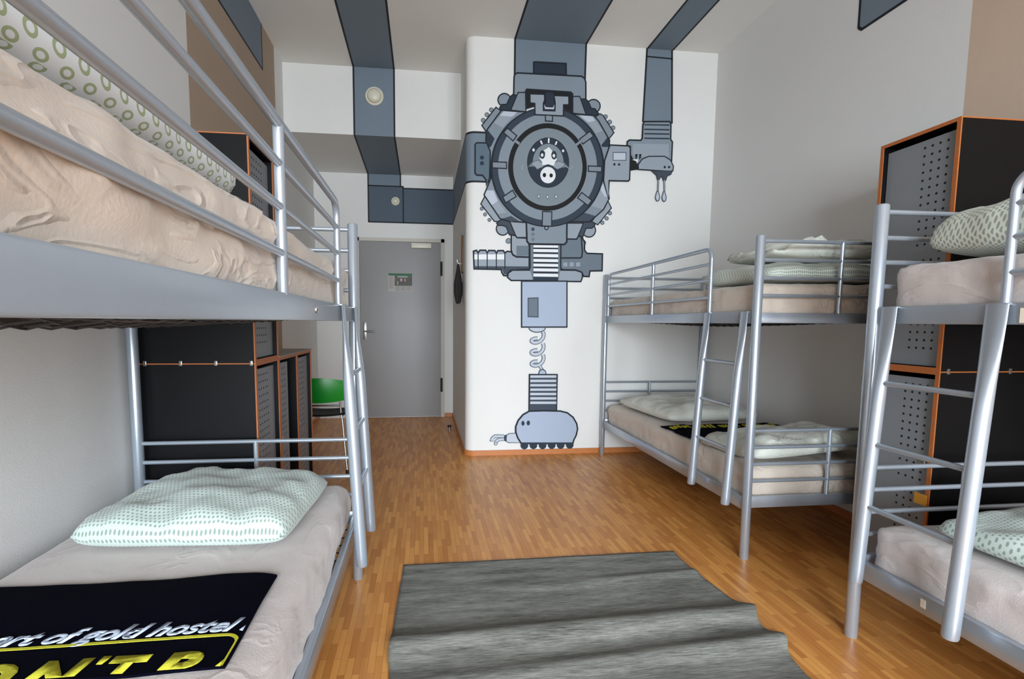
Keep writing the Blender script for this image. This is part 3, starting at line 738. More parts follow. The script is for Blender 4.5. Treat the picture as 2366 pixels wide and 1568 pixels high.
('pig_emblem','G','',0,0,1,'1000,2242 999,2234 995,2227 990,2223 984,2223 978,2227 974,2233 973,2241 974,2250 978,2257 983,2260 989,2261 995,2257 999,2251'),
('pig_emblem','W','',0,0,1,'992,2242 991,2237 988,2234 985,2233 982,2237 981,2242 982,2247 985,2250 988,2250 991,2247'),
('pig_emblem','G','',0,0,1,'1077,2241 1076,2232 1072,2225 1066,2221 1060,2221 1055,2225 1051,2231 1049,2240 1050,2248 1054,2255 1060,2259 1066,2259 1071,2255 1075,2249'),
('pig_emblem','W','',0,0,1,'1069,2240 1068,2235 1065,2232 1061,2232 1058,2235 1057,2240 1058,2245 1061,2248 1065,2248 1068,2245'),
('pig_emblem','G','',0,0,1,'1152,2245 1151,2237 1147,2230 1141,2226 1135,2226 1130,2229 1126,2236 1124,2244 1125,2253 1129,2260 1135,2263 1141,2264 1146,2260 1150,2254'),
('pig_emblem','W','',0,0,1,'1144,2245 1143,2240 1140,2236 1136,2236 1133,2239 1132,2245 1133,2250 1136,2253 1140,2253 1143,2250'),
('pig_emblem','','L',0.0057,0,0,'851,2491 835,2481 833,2468 845,2458'),
('pig_emblem','','L',0.0057,0,0,'1244,2480 1267,2486 1278,2499 1271,2508'),
('left_conduit','D3','K',0.0099,0,1,'439,2645 452,2658 536,2661 567,2592 562,2381 536,2312 535,2359 504,2398 454,2398 440,2412'),
('left_conduit','N','',0,0,1,'515,2541 513,2534 508,2528 501,2524 493,2524 486,2527 481,2532 479,2540 480,2547 485,2553 493,2557 500,2557 508,2554 513,2549'),
('left_conduit','N','',0,0,1,'515,2496 513,2488 508,2482 501,2478 493,2478 486,2481 481,2487 479,2494 481,2502 486,2508 493,2511 501,2512 508,2509 513,2503'),
('control_box','L','K',0.0107,0,1,'1602,2692 1766,2692 1784,2682 1788,2648 1788,2409 1776,2398 1604,2395 1603,2241 1554,2391 1559,2561'),
('control_box','LL','D',0.0053,0,1,'1633,2631 1748,2636 1750,2571 1635,2566'),
('control_box','K','',0,0,1,'1657,2533 1656,2528 1652,2524 1647,2522 1642,2523 1638,2527 1636,2533 1638,2538 1641,2542 1646,2544 1652,2542 1656,2539'),
('control_box','K','',0,0,1,'1699,2534 1698,2528 1694,2524 1689,2522 1684,2524 1680,2527 1678,2533 1679,2538 1683,2542 1688,2544 1693,2543 1697,2539'),
('gripper_arm','M','K',0.0115,0,1,'1905,2900 1893,2880 1890,2759 1877,2743 1775,2741 1757,2727 1756,2695 1785,2687 1792,2492 2164,2566 2165,2743 2148,2764 2146,2888 2134,2912'),
('gripper_arm','L','',0,0,1,'1807,2712 2131,2722 2135,2619 1868,2608 1810,2625'),
('gripper_arm','N','',0,0,1,'1903,2880 2132,2888 2133,2876 1904,2869'),
('gripper_arm','N','',0,0,1,'1905,2842 2134,2849 2134,2837 1905,2830'),
('gripper_arm','N','',0,0,1,'1906,2806 2135,2813 2136,2801 1906,2794'),
('gripper_arm','N','',0,0,1,'1907,2768 2137,2775 2137,2763 1908,2756'),
('gripper_arm','B','',0,0,1,'1787,2629 1817,2581 1849,2573 1871,2535 1872,2498 1792,2490'),
('gripper_arm','B','',0,0,1,'1831,2626 1855,2627 1843,2582 1835,2582'),
('gripper_arm','B','',0,0,1,'1865,2627 1889,2628 1877,2584 1869,2583'),
('gripper_arm','W','',0,0,1,'1804,2578 1859,2585 1852,2544 1841,2568'),
('gripper_arm','L','K',0.0084,0,1,'1864,2499 1861,2539 1895,2587 1952,2612 2098,2619 2155,2588 2183,2538 2180,2500 2148,2494'),
('gripper_arm','K','',0,0,1,'2114,2528 2113,2523 2109,2519 2104,2517 2098,2518 2094,2522 2093,2527 2094,2533 2098,2537 2103,2539 2108,2537 2112,2534'),
('gripper_arm','K','',0,0,1,'2153,2530 2152,2524 2148,2520 2143,2519 2138,2520 2134,2524 2132,2529 2133,2535 2137,2539 2142,2540 2148,2539 2152,2535'),
('gripper_arm','D','K',0.0046,0,1,'1983,2491 2178,2499 2163,2468 2129,2452 2117,2414 2093,2413 2084,2442 2068,2442 2058,2419 2039,2419 2030,2455'),
('gripper_arm','','D',0.0137,0,0,'2049,2419 2049,2320'),
('gripper_arm','','L',0.0069,0,0,'2049,2419 2049,2320'),
('gripper_arm','LL','D',0.0069,1,1,'2044,2335 2063,2291 2068,2266 2058,2238 2039,2238 2026,2265 2031,2290'),
('gripper_arm','','D',0.0137,0,0,'2103,2421 2109,2322'),
('gripper_arm','','L',0.0069,0,0,'2103,2421 2109,2322'),
('gripper_arm','LL','D',0.0069,1,1,'2104,2333 2123,2289 2128,2264 2119,2236 2100,2236 2087,2263 2091,2288'),
('torso_box','L2','K',0.0099,0,1,'847,1525 1248,1531 1256,1133 852,1131'),
('torso_box','G','D',0.0076,0,1,'906,1380 993,1384 996,1219 908,1221'),
('torso_box','LL','D',0.0069,0,1,'1065,1129 1063,1121 1059,1113 1053,1106 1043,1099 1032,1094 1019,1090 1006,1088 991,1087 977,1087 963,1090 950,1094 938,1099 929,1105 922,1112 918,1120 916,1128'),
('spiral_cord','','D',0.0286,1,0,'1042,1093 1052,1062 1041,1028 1012,1003 975,993 944,1003 941,1019 966,1031 996,1034'),
('spiral_cord','','LL',0.0191,1,0,'1042,1093 1052,1062 1041,1028 1012,1003 975,993 944,1003 941,1019 966,1031 996,1034'),
('spiral_cord','','D',0.0286,1,0,'1044,990 1053,959 1042,925 1014,900 977,890 945,900 942,917 968,928 998,931'),
('spiral_cord','','LL',0.0191,1,0,'1044,990 1053,959 1042,925 1014,900 977,890 945,900 942,917 968,928 998,931'),
('spiral_cord','','D',0.0286,1,0,'1046,891 1055,860 1044,826 1016,801 978,791 947,801 944,818 969,830 999,832'),
('spiral_cord','','LL',0.0191,1,0,'1046,891 1055,860 1044,826 1016,801 978,791 947,801 944,818 969,830 999,832'),
('spiral_cord','','D',0.0229,0,0,'1016,794 1048,748'),
('spiral_cord','','LL',0.0134,0,0,'1016,794 1048,748'),
('ribbed_hose','L2','D',0.0076,0,1,'1008,716 1017,749 1042,763 1069,748 1078,716'),
('ribbed_hose','D','K',0.0084,0,1,'926,717 1178,715 1178,389 927,393'),
('ribbed_hose','LL','',0,0,1,'935,709 1169,708 1168,687 934,688'),
('ribbed_hose','LL','',0,0,1,'936,671 1170,669 1169,648 935,649'),
('ribbed_hose','LL','',0,0,1,'936,632 1171,630 1170,609 935,611'),
('ribbed_hose','LL','',0,0,1,'937,593 1172,591 1170,570 936,572'),
('ribbed_hose','LL','',0,0,1,'937,555 1172,552 1171,531 936,533'),
('ribbed_hose','LL','',0,0,1,'938,516 1173,513 1172,492 937,494'),
('ribbed_hose','LL','',0,0,1,'939,477 1174,474 1173,452 937,455'),
('rover','N','',0,0,1,'925,82 924,73 920,65 915,58 908,53 899,50 891,49 882,50 873,54 866,59 861,67 857,75 856,83 857,92 860,100 866,107 873,112 881,115 890,116 899,115 907,111 914,106 920,99 923,91'),
('rover','N','',0,0,1,'1007,82 1006,73 1003,65 997,58 990,53 982,50 973,49 964,50 955,54 948,59 943,67 939,75 938,84 939,92 942,100 948,107 955,112 963,116 972,116 981,115 989,112 996,106 1002,99 1006,91'),
('rover','N','',0,0,1,'1091,80 1090,71 1086,63 1081,56 1074,51 1066,48 1057,47 1048,48 1039,52 1032,58 1026,65 1023,73 1021,82 1022,90 1026,98 1031,105 1038,111 1047,114 1056,115 1065,113 1073,110 1080,104 1086,97 1089,89'),
('rover','N','',0,0,1,'1174,80 1173,71 1170,63 1164,56 1157,51 1149,48 1140,47 1131,48 1122,52 1115,58 1109,65 1105,73 1104,82 1105,91 1108,99 1114,105 1121,111 1129,114 1138,115 1147,113 1156,110 1163,104 1169,97 1172,89'),
('rover','N','',0,0,1,'1256,78 1255,70 1252,61 1246,55 1239,49 1231,46 1222,45 1213,47 1204,50 1197,56 1191,63 1187,71 1186,80 1187,89 1190,97 1196,104 1203,109 1211,112 1220,113 1229,112 1238,108 1245,103 1251,95 1255,87'),
('rover','N','',0,0,1,'1340,78 1339,70 1335,62 1330,55 1323,49 1314,46 1305,45 1296,47 1288,50 1280,56 1275,63 1271,71 1269,80 1270,89 1274,97 1279,104 1286,109 1295,112 1304,113 1313,112 1322,108 1329,103 1335,96 1338,87'),
('rover','LL','G',0.0069,0,1,'809,196 749,193 728,176 726,128 746,112 854,109'),
('rover','D','K',0.0038,0,1,'704,174 728,182 726,124 705,135 710,154'),
('rover','','G',0.0267,0,0,'706,170 627,173 604,155 598,141 614,141'),
('rover','','LL',0.0153,0,0,'706,170 627,173 604,155 598,141 614,141'),
('rover','','G',0.0267,0,0,'706,145 659,141 637,126 634,110'),
('rover','','LL',0.0153,0,0,'706,145 659,141 637,126 634,110'),
('rover','LL','G',0.0053,0,1,'647,105 645,99 640,94 634,92 627,94 622,99 620,106 622,113 627,117 634,119 640,117 645,112'),
('rover','L2','K',0.0122,0,1,'930,391 1058,393 1211,388 1276,371 1330,329 1364,272 1373,223 1362,167 1342,127 1333,95 860,105 829,154 811,206 810,254 831,309 874,360'),
('rover','N','',0,0,1,'861,109 1333,101 1331,85 862,94'),
('rover','N','',0,0,1,'889,283 889,276 886,270 882,265 878,262 872,263 868,265 864,270 861,276 860,284 861,291 863,298 867,302 872,305 877,305 882,302 886,297 888,291'),
('rover','N','',0,0,1,'938,285 937,278 934,271 930,266 925,264 920,264 915,266 911,271 908,278 907,286 908,293 911,300 915,305 920,308 925,307 930,305 934,300 937,293'),
]


def chaikin(p, closed, it=2):
    for _ in range(it):
        q = []
        n = len(p)
        for i in range(n if closed else n - 1):
            a, b = p[i], p[(i + 1) % n]
            q += [(a[0] * .75 + b[0] * .25, a[1] * .75 + b[1] * .25), (a[0] * .25 + b[0] * .75, a[1] * .25 + b[1] * .75)]
        if not closed: q = [p[0]] + q + [p[-1]]
        p = q
    return p

def stroke(bm, p, w, closed, y, mat):
    n = len(p)
    L, R_ = [], []
    for i in range(n):
        a = Vector(p[(i - 1) % n] if (closed or i > 0) else p[i]); b = Vector(p[i]); c = Vector(p[(i + 1) % n] if (closed or i < n - 1) else p[i])
        d1 = (b - a); d2_ = (c - b)
        if d1.length < 1e-7: d1 = d2_
        if d2_.length < 1e-7: d2_ = d1
        d1 = d1.normalized(); d2_ = d2_.normalized()
        n1 = Vector((-d1.y, d1.x)); n2 = Vector((-d2_.y, d2_.x))
        m = (n1 + n2)
        if m.length < 1e-3: m = n1
        m.normalize()
        k = min(1.6, 1 / max(0.35, m.dot(n1)))
        L.append(b + m * w / 2 * k); R_.append(b - m * w / 2 * k)
    lv = [bm.verts.new((q.x, y, q.y)) for q in L]; rv = [bm.verts.new((q.x, y, q.y)) for q in R_]
    for i in range(n if closed else n - 1):
        j = (i + 1) % n
        f = bm.faces.new((lv[i], lv[j], rv[j], rv[i])); f.material_index = mat

mural = empty('robot_mural', (1.03, MY, 0), 'grey machine robot mural with round hatch and pig face on the white wall', 'wall painting')
pkeys = list(PAL)
parts = {}
for i, (part, fill, sc, sw, sm, cl, s) in enumerate(MURAL):
    p = [tuple(float(v) / 1000 for v in q.split(',')) for q in s.split()]
    q = []
    for a in p:
        if not q or abs(a[0] - q[-1][0]) + abs(a[1] - q[-1][1]) > 0.0005: q.append(a)
    p = q
    if sm: p = chaikin(p, cl)
    bm = parts.setdefault(part, bmesh.new())
    y = MY - 0.0022 - i * 0.00007
    if fill:
        vs_ = [bm.verts.new((a[0], y, a[1])) for a in p]
        f = bm.faces.new(vs_); f.material_index = pkeys.index(fill); f.normal_update()
        bmesh.ops.triangulate(bm, faces=[f])
    if sc: stroke(bm, p, sw * 1.15, cl, y - 0.00003, pkeys.index(sc))
for part, bm in parts.items():
    for f in bm.faces:
        f.normal_update()
        if f.normal.y > 0: f.normal_flip()
    part = part.split(':')[0]
    me = D.meshes.new(part); bm.to_mesh(me); bm.free()
    for k in pkeys: me.materials.append(M['p' + k])
    o = D.objects.new(part, me); COL.objects.link(o); o.parent = mural
    me.transform(Matrix.Translation(-Vector(mural.location)))

# ------------------------------------------------------------------ bunk beds
BW, BL, HT = 0.907, 2.02, 1.59
def bunk(ax, ay, sx, sy, label):
    root = empty('bunk_bed', (ax, ay, 0), label, 'bunk bed', 'silver metal bunk beds')
    def S(s, t, z): return Vector((ax + sx * t, ay + sy * s, z))
    def bx(bm, s0, s1, t0, t1, z0, z1, bev=0.003):
        a, b = S(s0, t0, z0), S(s1, t1, z1)
        add_box(bm, min(a.x, b.x), max(a.x, b.x), min(a.y, b.y), max(a.y, b.y), z0, z1, bev=bev)
    for s in (0, BL):
        for t in (0, BW):
            bm = bmesh.new()
            c = S(s, t, 0); r = 0.0215
            prof = [(0.0, r * 0.93), (0.004, r), (HT - 0.008, r), (HT - 0.002, r * 0.85), (HT, r * 0.5)]
            add_loft(bm, [[Vector((c.x + rr * cos(2 * pi * k / 24), c.y + rr * sin(2 * pi * k / 24), z)) for k in range(24)] for z, rr in prof])
            to_obj('post', bm, 'metal', root, True)
    for t, d in ((0, -1), (BW, 1)):
        for z0, z1 in ((1.172, 1.232), (0.243, 0.308)):
            bm = bmesh.new()
            ta, tb = (t - 0.008, t + 0.018) if d < 0 else (t - 0.018, t + 0.008)
            bx(bm, 0.015, BL - 0.015, ta, tb, z0, z1, 0.004)
            # inner lip that carries the base
            if d < 0: bx(bm, 0.02, BL - 0.02, t + 0.016, t + 0.04, z0, z0 + 0.006, 0)
            else: bx(bm, 0.02, BL - 0.02, t - 0.04, t - 0.016, z0, z0 + 0.006, 0)
            o = to_obj('side_rail', bm, 'metal', root, True)
            if d < 0 and z0 > 1 and sx < 0:
                for s in (0.82,):
                    b2 = bmesh.new()
                    c = S(s, t - 0.008, 1.203)
                    add_loft(b2, [[Vector((c.x - sx * h, c.y + rr * cos(2 * pi * k / 14), c.z + rr * sin(2 * pi * k / 14))) for k in range(14)] for h, rr in ((0, 0.012), (0.003, 0.011), (0.006, 0.006))])
                    me_o = to_obj('bolt', b2, 'chrome', root, True)
                    me_o.parent = o
    for s in (0, BL):
        for z0, z1 in ((1.174, 1.224), (0.262, 0.320)):
            bm = bmesh.new()
            bx(bm, s - 0.010, s + 0.010, 0.015, BW - 0.015, z0, z1, 0.004)
            to_obj('end_rail', bm, 'metal', root, True)
        for zs in ((1.563, 1.474, 1.389, 1.305), (0.648, 0.565, 0.481, 0.396)):
            bm = bmesh.new()
            for z in zs: add_tube(bm, [S(s, 0.012, z), S(s, BW - 0.012, z)], 0.009, 12)
            zb = 1.224 if zs[0] > 1 else 0.32
            add_tube(bm, [S(s, 0.428, zb - 0.004), S(s, 0.428, zs[0])], 0.010, 12)
            to_obj('headboard', bm, 'metal', root, True)
    # guard rail on the aisle side
    bm = bmesh.new()
    g0, g1, zt, r = 0.405, BL - 0.06, 1.583, 0.055
    a1, a2 = Vector((0, sy, 0)), Vector((0, 0, 1))
    path = [S(g0, 0, 1.226)] + arc(S(g0 + r, 0, zt - r), r, 180, 90, a1, a2, 8) + arc(S(g1 - r, 0, zt - r), r, 90, 0, a1, a2, 8) + [S(g1, 0, 1.226)]
    add_tube(bm, path, 0.0115, 16)
    for z in (1.500, 1.411, 1.315): add_tube(bm, [S(g0, 0, z), S(g1, 0, z)], 0.0088, 12)
    add_tube(bm, [S(1.12, 0, 1.226), S(1.12, 0, zt)], 0.0115, 14)
    to_obj('guard_rail', bm, 'metal', root, True)
    # wall side has a single low bar
    # ladder
    lad = D.objects.new('ladder', None); COL.objects.link(lad); lad.parent = root
    def toff(z): return -(0.016 + (1.23 - z) / 0.97 * 0.052)
    for s in (0.072, 0.398):
        rings = []
        for z in [0.256, 0.262] + [0.3 + 0.05 * i for i in range(14)] + [0.98, 1.02, 1.06, 1.10, 1.14, 1.18, 1.21, 1.228]:
            k = 0.0 if z < 0.9 else min(1, (z - 0.9) / 0.30)
            k = k * k * (3 - 2 * k)
            rx_ = 0.0215 * (1 - k) + 0.006 * k
            ry_ = 0.0215 * (1 - k) + 0.029 * k
            if z < 0.26: rx_ *= 0.9; ry_ *= 0.9
            c = S(s, toff(z), z)
            rings.append([Vector((c.x + sx * rx_ * cos(2 * pi * i / 20), c.y + ry_ * sin(2 * pi * i / 20), z)) for i in range(20)])
        bm = bmesh.new(); add_loft(bm, rings)
        bx(bm, s - 0.028, s + 0.028, -0.0175, 0.020, 1.226, 1.232, 0.002)
        to_obj('ladder_stile', bm, 'metal', lad, True)
    for z in (0.97, 0.755, 0.535):
        bm = bmesh.new(); add_tube(bm, [S(0.085, toff(z), z), S(0.385, toff(z), z)], 0.0095, 12)
        to_obj('ladder_rung', bm, 'metal', lad, True)
    # sprung wire base
    for zb in (1.178, 0.252):
        bm = bmesh.new()
        for i in range(26):
            s = 0.07 + i * (BL - 0.14) / 25
            sag = 0.034 * sin(pi * s / BL)
            pts = [S(s + 0.012 * sin(t_ * 14 + i), 0.02 + t_ * (BW - 0.04), zb + 0.012 - sag * sin(pi * t_) - 0.006 * sin(t_ * 40)) for t_ in [k / 16 for k in range(17)]]
            add_tube(bm, pts, 0.0026, 5)
        for j in range(9):
            t = 0.06 + j * (BW - 0.12) / 8
            pts = [S(0.02 + q * (BL - 0.04), t, zb + 0.012 - 0.034 * sin(pi * q) * sin(pi * t / BW) - 0.005 * sin(q * 90 + j)) for q in [k / 40 for k in range(41)]]
            add_tube(bm, pts, 0.0024, 5)
        to_obj('spring_base', bm, 'dark_metal', root, True)
    return root

A = (-0.2992, 2.256); B = (1.5912, 2.256); Cc = (1.5994, 1.628)
bunk(A[0], A[1], -1, -1, 'silver metal bunk bed against the left wall with a navy lettered towel below')
bunk(B[0], B[1], 1, 1, 'silver metal bunk bed against the right wall beside the robot mural, far one of two')
bunk_c = bunk(Cc[0], Cc[1], 1, -1, 'silver metal bunk bed at the right edge, in front of the right lockers')

for (y, z, w, h) in ((1.150, 1.197, 0.030, 0.020), (1.366, 0.279, 0.008, 0.014)):
    box_obj('sticker', (Cc[0] - 0.0090, Cc[0] - 0.0081, y - w, y + w, z - h, z + h), 'sticker', bunk_c)

# ------------------------------------------------------------------ mattresses in fitted sheets
def sheet_disp(seed, amp=0.010, top=0.4, side=1.0):
    def f(p, n):
        flat = abs(n.z) > 0.7
        a = amp * (top if flat else side)
        w = fbm((p.x + p.z * 2.2, p.y + p.z * 1.4, p.z), (3.2, 3.2, 5), seed)
        r = 1 - abs(fbm((p.x * 1.0, p.y * 1.0 + p.z * 2.4, p.z * 1.5), (5.0, 5.0, 5.0), seed + 5)) * 2.6
        r = max(0, r) ** 3
        if n.z < -0.5: return Vector((0, 0, 0))
        c = 1 - abs(fbm((p.x * 1.0 + p.y * 0.8, p.y * 2.2 - p.z * 3.0, p.z * 2.0), (6.0, 4.0, 6.0), seed + 9)) * 3.4
        return n * (w * a * 1.1 + r * a * 0.7 + max(0, c) ** 2 * a * 0.35)
    return f
G = 'mattresses in fitted sheets on the bunks'
ML, MW_ = 1.96, 0.86
def matt(bed, sx, sy, z0, z1, mat, label, seed, r=0.045, amp=0.010, top=0.4, s0=0.03, t0=0.025):
    xa, xb = bed[0] + sx * t0, bed[0] + sx * (t0 + MW_)
    ya, yb = bed[1] + sy * s0, bed[1] + sy * (s0 + ML)
    return soft_box('mattress', (min(xa, xb), max(xa, xb), min(ya, yb), max(ya, yb), z0, z1), r, mat, label, 'mattress', G, 0.022, sheet_disp(seed, amp, top))
matt(A, -1, -1, 1.186, 1.398, 'sheet', 'beige sheeted mattress on the top level of the left bunk bed', 1, 0.035, 0.015)
matt(A, -1, -1, 0.262, 0.462, 'sheet_grey', 'pale mauve beige mattress on the bottom level of the left bunk bed', 2, 0.05, 0.010, 0.2)
matt(B, 1, 1, 1.186, 1.368, 'sheet', 'beige sheeted mattress on the top level of the far right bunk bed', 3, 0.045, 0.010)
matt(B, 1, 1, 0.262, 0.455, 'sheet', 'beige sheeted mattress on the bottom level of the far right bunk bed', 4, 0.045, 0.010)
matt(Cc, 1, -1, 1.186, 1.372, 'sheet_grey', 'beige sheeted mattress on the top level of the bunk bed at the right edge', 5, 0.045, 0.010)
matt(Cc, 1, -1, 0.262, 0.448, 'sheet_grey', 'beige sheeted mattress on the bottom level of the bunk bed at the right edge', 6, 0.045, 0.010, 0.25)

# ------------------------------------------------------------------ bedding
def soft_disp(seed, amp):
    def f(p, n):
        if n.z < -0.5: return Vector((0, 0, 0))
        return n * (fbm((p.x, p.y, p.z), (4, 4, 4), seed) * amp * 2 + abs(fbm((p.x, p.y, p.z), (10, 10, 10), seed + 3)) * amp)
    return f
soft_box('duvet', (-1.20, -0.366, -0.28, 1.10, 1.413, 1.484), 0.033, 'rings', 'folded white duvet printed with green rings, on the top level of the left bunk bed', 'duvet', None, 0.03, soft_disp(11, 0.005))
pillow('pillow', -0.725, 1.84, 0.466, 0.68, 0.58, 0.125, radians(-4), 'dots', 'fluffed pillow with fine green dots on the bottom level of the left bunk bed', seed=2, p=4.5, corner=0.0)
# far bunk, bottom: pillow at the far end, duvet folded at the near end
pillow('pillow', 2.03, 3.70, 0.462, 0.76, 0.86, 0.125, radians(4), 'cover', 'plain pale pillow at the far end of the bottom bunk beside the mural', seed=5, p=2.8)
pillow('duvet', 2.03, 2.57, 0.462, 0.80, 0.54, 0.125, radians(2), 'cover', 'folded pale duvet at the near end of the bottom bunk by the wall', 'duvet', seed=8, p=3.2, wr=0.016, tilt=(0.03, -0.03))
# far bunk, top
pillow('duvet', 2.04, 2.60, 1.378, 0.80, 0.62, 0.10, radians(2), 'checks', 'folded pale checked duvet on the top level of the far right bunk bed', 'duvet', seed=12, p=5, wr=0.010)
pillow('pillow', 2.08, 2.575, 1.500, 0.68, 0.48, 0.10, radians(-4), 'cover', 'crumpled pale pillow lying on the checked duvet of the far top bunk', seed=15, p=2.6, wr=0.03)
# bunk C
pillow('pillow', 2.075, 1.235, 1.378, 0.84, 0.66, 0.19, radians(0), 'checks', 'checked pillow on the top level of the bunk bed at the right edge', seed=18, p=3.4)
pillow('pillow', 2.06, 1.20, 0.456, 0.76, 0.56, 0.115, radians(4), 'dots', 'dotted pillow on the bottom level of the bunk bed at the right edge', seed=21, p=3.0)

# ------------------------------------------------------------------ towel with writing on the left bunk
def clip(bm, co, no):
    bmesh.ops.bisect_plane(bm, geom=bm.verts[:] + bm.edges[:] + bm.faces[:], plane_co=co, plane_no=no, clear_outer=True)
def text_mesh(body, shear=0.0, bold=0.0):
    cu = D.curves.new('txt', 'FONT'); cu.body = body; cu.size = 1.0; cu.shear = shear; cu.offset = bold; cu.resolution_u = 4
    o = D.objects.new('txt', cu); COL.objects.link(o)
    bpy.context.view_layer.update()
    me = D.meshes.new_from_object(o.evaluated_get(bpy.context.evaluated_depsgraph_get()))
    D.objects.remove(o); D.curves.remove(cu)
    xs_ = [v.co.x for v in me.vertices]; ys_ = [v.co.y for v in me.vertices]
    return me, (min(xs_), max(xs_), min(ys_), max(ys_))
TX0, TX1, TY0, TY1 = -1.185, -0.402, 1.015, 1.405
def tz(x, y):
    return 0.4755 + 0.004 * fbm((x, y, 0), (4, 4, 1), 31) + 0.003 * sin(y * 16)
bm = bmesh.new()
NX, NY = 60, 34
def tedge(u, v):
    x = TX0 + (TX1 - TX0) * u
    yb = TY1 - 0.03 * sin(pi * min(1, u * 1.2)) * 0.6 + (0.0 if u < 0.9 else -0.02 * ((u - 0.9) / 0.1) ** 2)
    ya_ = TY0 - 0.010 * sin(pi * u)
    return x, ya_ + (yb - ya_) * v
lo_, hi_ = [], []
for i in range(NX + 1):
    a, b = [], []
    for j in range(NY + 1):
        x, y = tedge(i / NX, j / NY)
        z = tz(x, y)
        a.append(bm.verts.new((x, y, z - 0.006))); b.append(bm.verts.new((x, y, z)))
    lo_.append(a); hi_.append(b)
for i in range(NX):
    for j in range(NY):
        bm.faces.new((hi_[i][j], hi_[i + 1][j], hi_[i + 1][j + 1], hi_[i][j + 1]))
        bm.faces.new((lo_[i][j], lo_[i][j + 1], lo_[i + 1][j + 1], lo_[i + 1][j]))
for i in range(NX):
    bm.faces.new((lo_[i][0], lo_[i + 1][0], hi_[i + 1][0], hi_[i][0])); bm.faces.new((lo_[i][NY], hi_[i][NY], hi_[i + 1][NY], lo_[i + 1][NY]))
for j in range(NY):
    bm.faces.new((lo_[0][j], hi_[0][j], hi_[0][j + 1], lo_[0][j + 1])); bm.faces.new((lo_[NX][j], lo_[NX][j + 1], hi_[NX][j + 1], hi_[NX][j]))
towel = to_obj('towel', bm, 'navy', None, True, loc=((TX0 + TX1) / 2, TY0, 0.475))
tag(towel, 'navy blue towel with white and yellow lettering on the left lower bunk', 'towel')

def place_text(bm, mat):
    """put flat letters (room x,y) on the towel: cut, drape and give them a pile"""
    clip(bm, (TX0 + 0.004, 0, 0), (-1, 0, 0)); clip(bm, (TX1 - 0.004, 0, 0), (1, 0, 0)); clip(bm, (0, TY0 - 0.002, 0), (0, -1, 0))
    for k in range(40):
        x = TX0 + k * 0.02
        bmesh.ops.bisect_plane(bm, geom=bm.verts[:] + bm.edges[:] + bm.faces[:], plane_co=(x, 0, 0), plane_no=(1, 0, 0))
    for v in bm.verts: v.co.z = tz(v.co.x, v.co.y) + 0.0012
    r = bmesh.ops.extrude_face_region(bm, geom=bm.faces[:])
    for g in r['geom']:
        if isinstance(g, bmesh.types.BMVert): g.co.z += 0.0012
me_full, bf = text_mesh('heart of gold hostel berlin', 0.45, 0.03)
me_a, ba = text_mesh('heart of gold hostel', 0.45, 0.03)
me_b, bb = text_mesh('he', 0.45, 0.03)
wa = (ba[1] - bb[1])
k = 0.508 / wa
ky = 0.066
bm = bmesh.new(); bm.from_mesh(me_full)
for v in bm.verts:
    x = -0.416 + (v.co.x - ba[1]) * k
    v.co = Vector((x, 1.130 + v.co.y * ky + 0.006 * max(0, (x + 0.75)) , 0))
place_text(bm, None)
to_obj('lettering', bm, 'towel_white', towel)
bm = bmesh.new()
def glyph(ch, x0, x1, y0, y1):
    me, b = text_mesh(ch, 0.12, 0.05)
    n0 = len(bm.verts)
    bm.from_mesh(me)
    bm.verts.ensure_lookup_table()
    for v in bm.verts[n0:]:
        v.co = Vector((x0 + (v.co.x - b[0]) / (b[1] - b[0]) * (x1 - x0), y0 + (v.co.y - b[2]) / (b[3] - b[2]) * (y1 - y0), 0))
for ch, x0, x1 in (('D', -1.03, -0.93), ('O', -0.905, -0.80), ('N', -0.775, -0.675), ('T', -0.638, -0.563), ('P', -0.535, -0.455), ('A', -0.436, -0.36)):
    glyph(ch, x0, x1, 0.975, 1.068)
glyph("'", -0.662, -0.645, 1.045, 1.070)
# serif slabs that make the letters blocky
def flat_poly(pts): bm.faces.new([bm.verts.new((p[0], p[1], 0)) for p in pts])
fr_o, fr_i = [], []
for i in range(9):
    a = radians(90 - 90 * i / 8)
    fr_o.append((-0.436 + 0.034 * cos(a), 1.088 + 0.034 * sin(a))); fr_i.append((-0.436 + 0.026 * cos(a), 1.088 + 0.026 * sin(a)))
fr_o = [(TX0 - 0.1, 1.122)] + fr_o + [(-0.402, 1.00)]; fr_i = [(TX0 - 0.1, 1.114)] + fr_i + [(-0.410, 1.00)]
for i in range(len(fr_o) - 1): flat_poly([fr_o[i], fr_i[i], fr_i[i + 1], fr_o[i + 1]])
place_text(bm, None)
to_obj('lettering', bm, 'towel_yellow', towel)

# towel on the far lower bunk: navy with a yellow lettered stripe, between pillow and duvet
bm = bmesh.new()
pts_t = [(1.64, 2.86), (1.62, 3.18), (1.95, 3.30), (2.38, 3.30), (2.42, 2.80)]
U0, U1, V0, V1 = 1.625, 2.42, 2.88, 3.24
g_ = [[None] * 13 for _ in range(31)]
for i in range(31):
    for j in range(13):
        x = U0 + (U1 - U0) * i / 30; y = V0 + (V1 - V0) * j / 12
        g_[i][j] = (x + 0.01 * sin(j), y, 0.468 + 0.012 * abs(fbm((x, y, 0), (6, 6, 1), 44)) + 0.01 * (x - U0))
up_ = [[bm.verts.new(p) for p in r] for r in g_]
dn_ = [[bm.verts.new((p[0], p[1], p[2] - 0.006)) for p in r] for r in g_]
for i in range(30):
    for j in range(12):
        bm.faces.new((up_[i][j], up_[i + 1][j], up_[i + 1][j + 1], up_[i][j + 1])); bm.faces.new((dn_[i][j], dn_[i][j + 1], dn_[i + 1][j + 1], dn_[i + 1][j]))
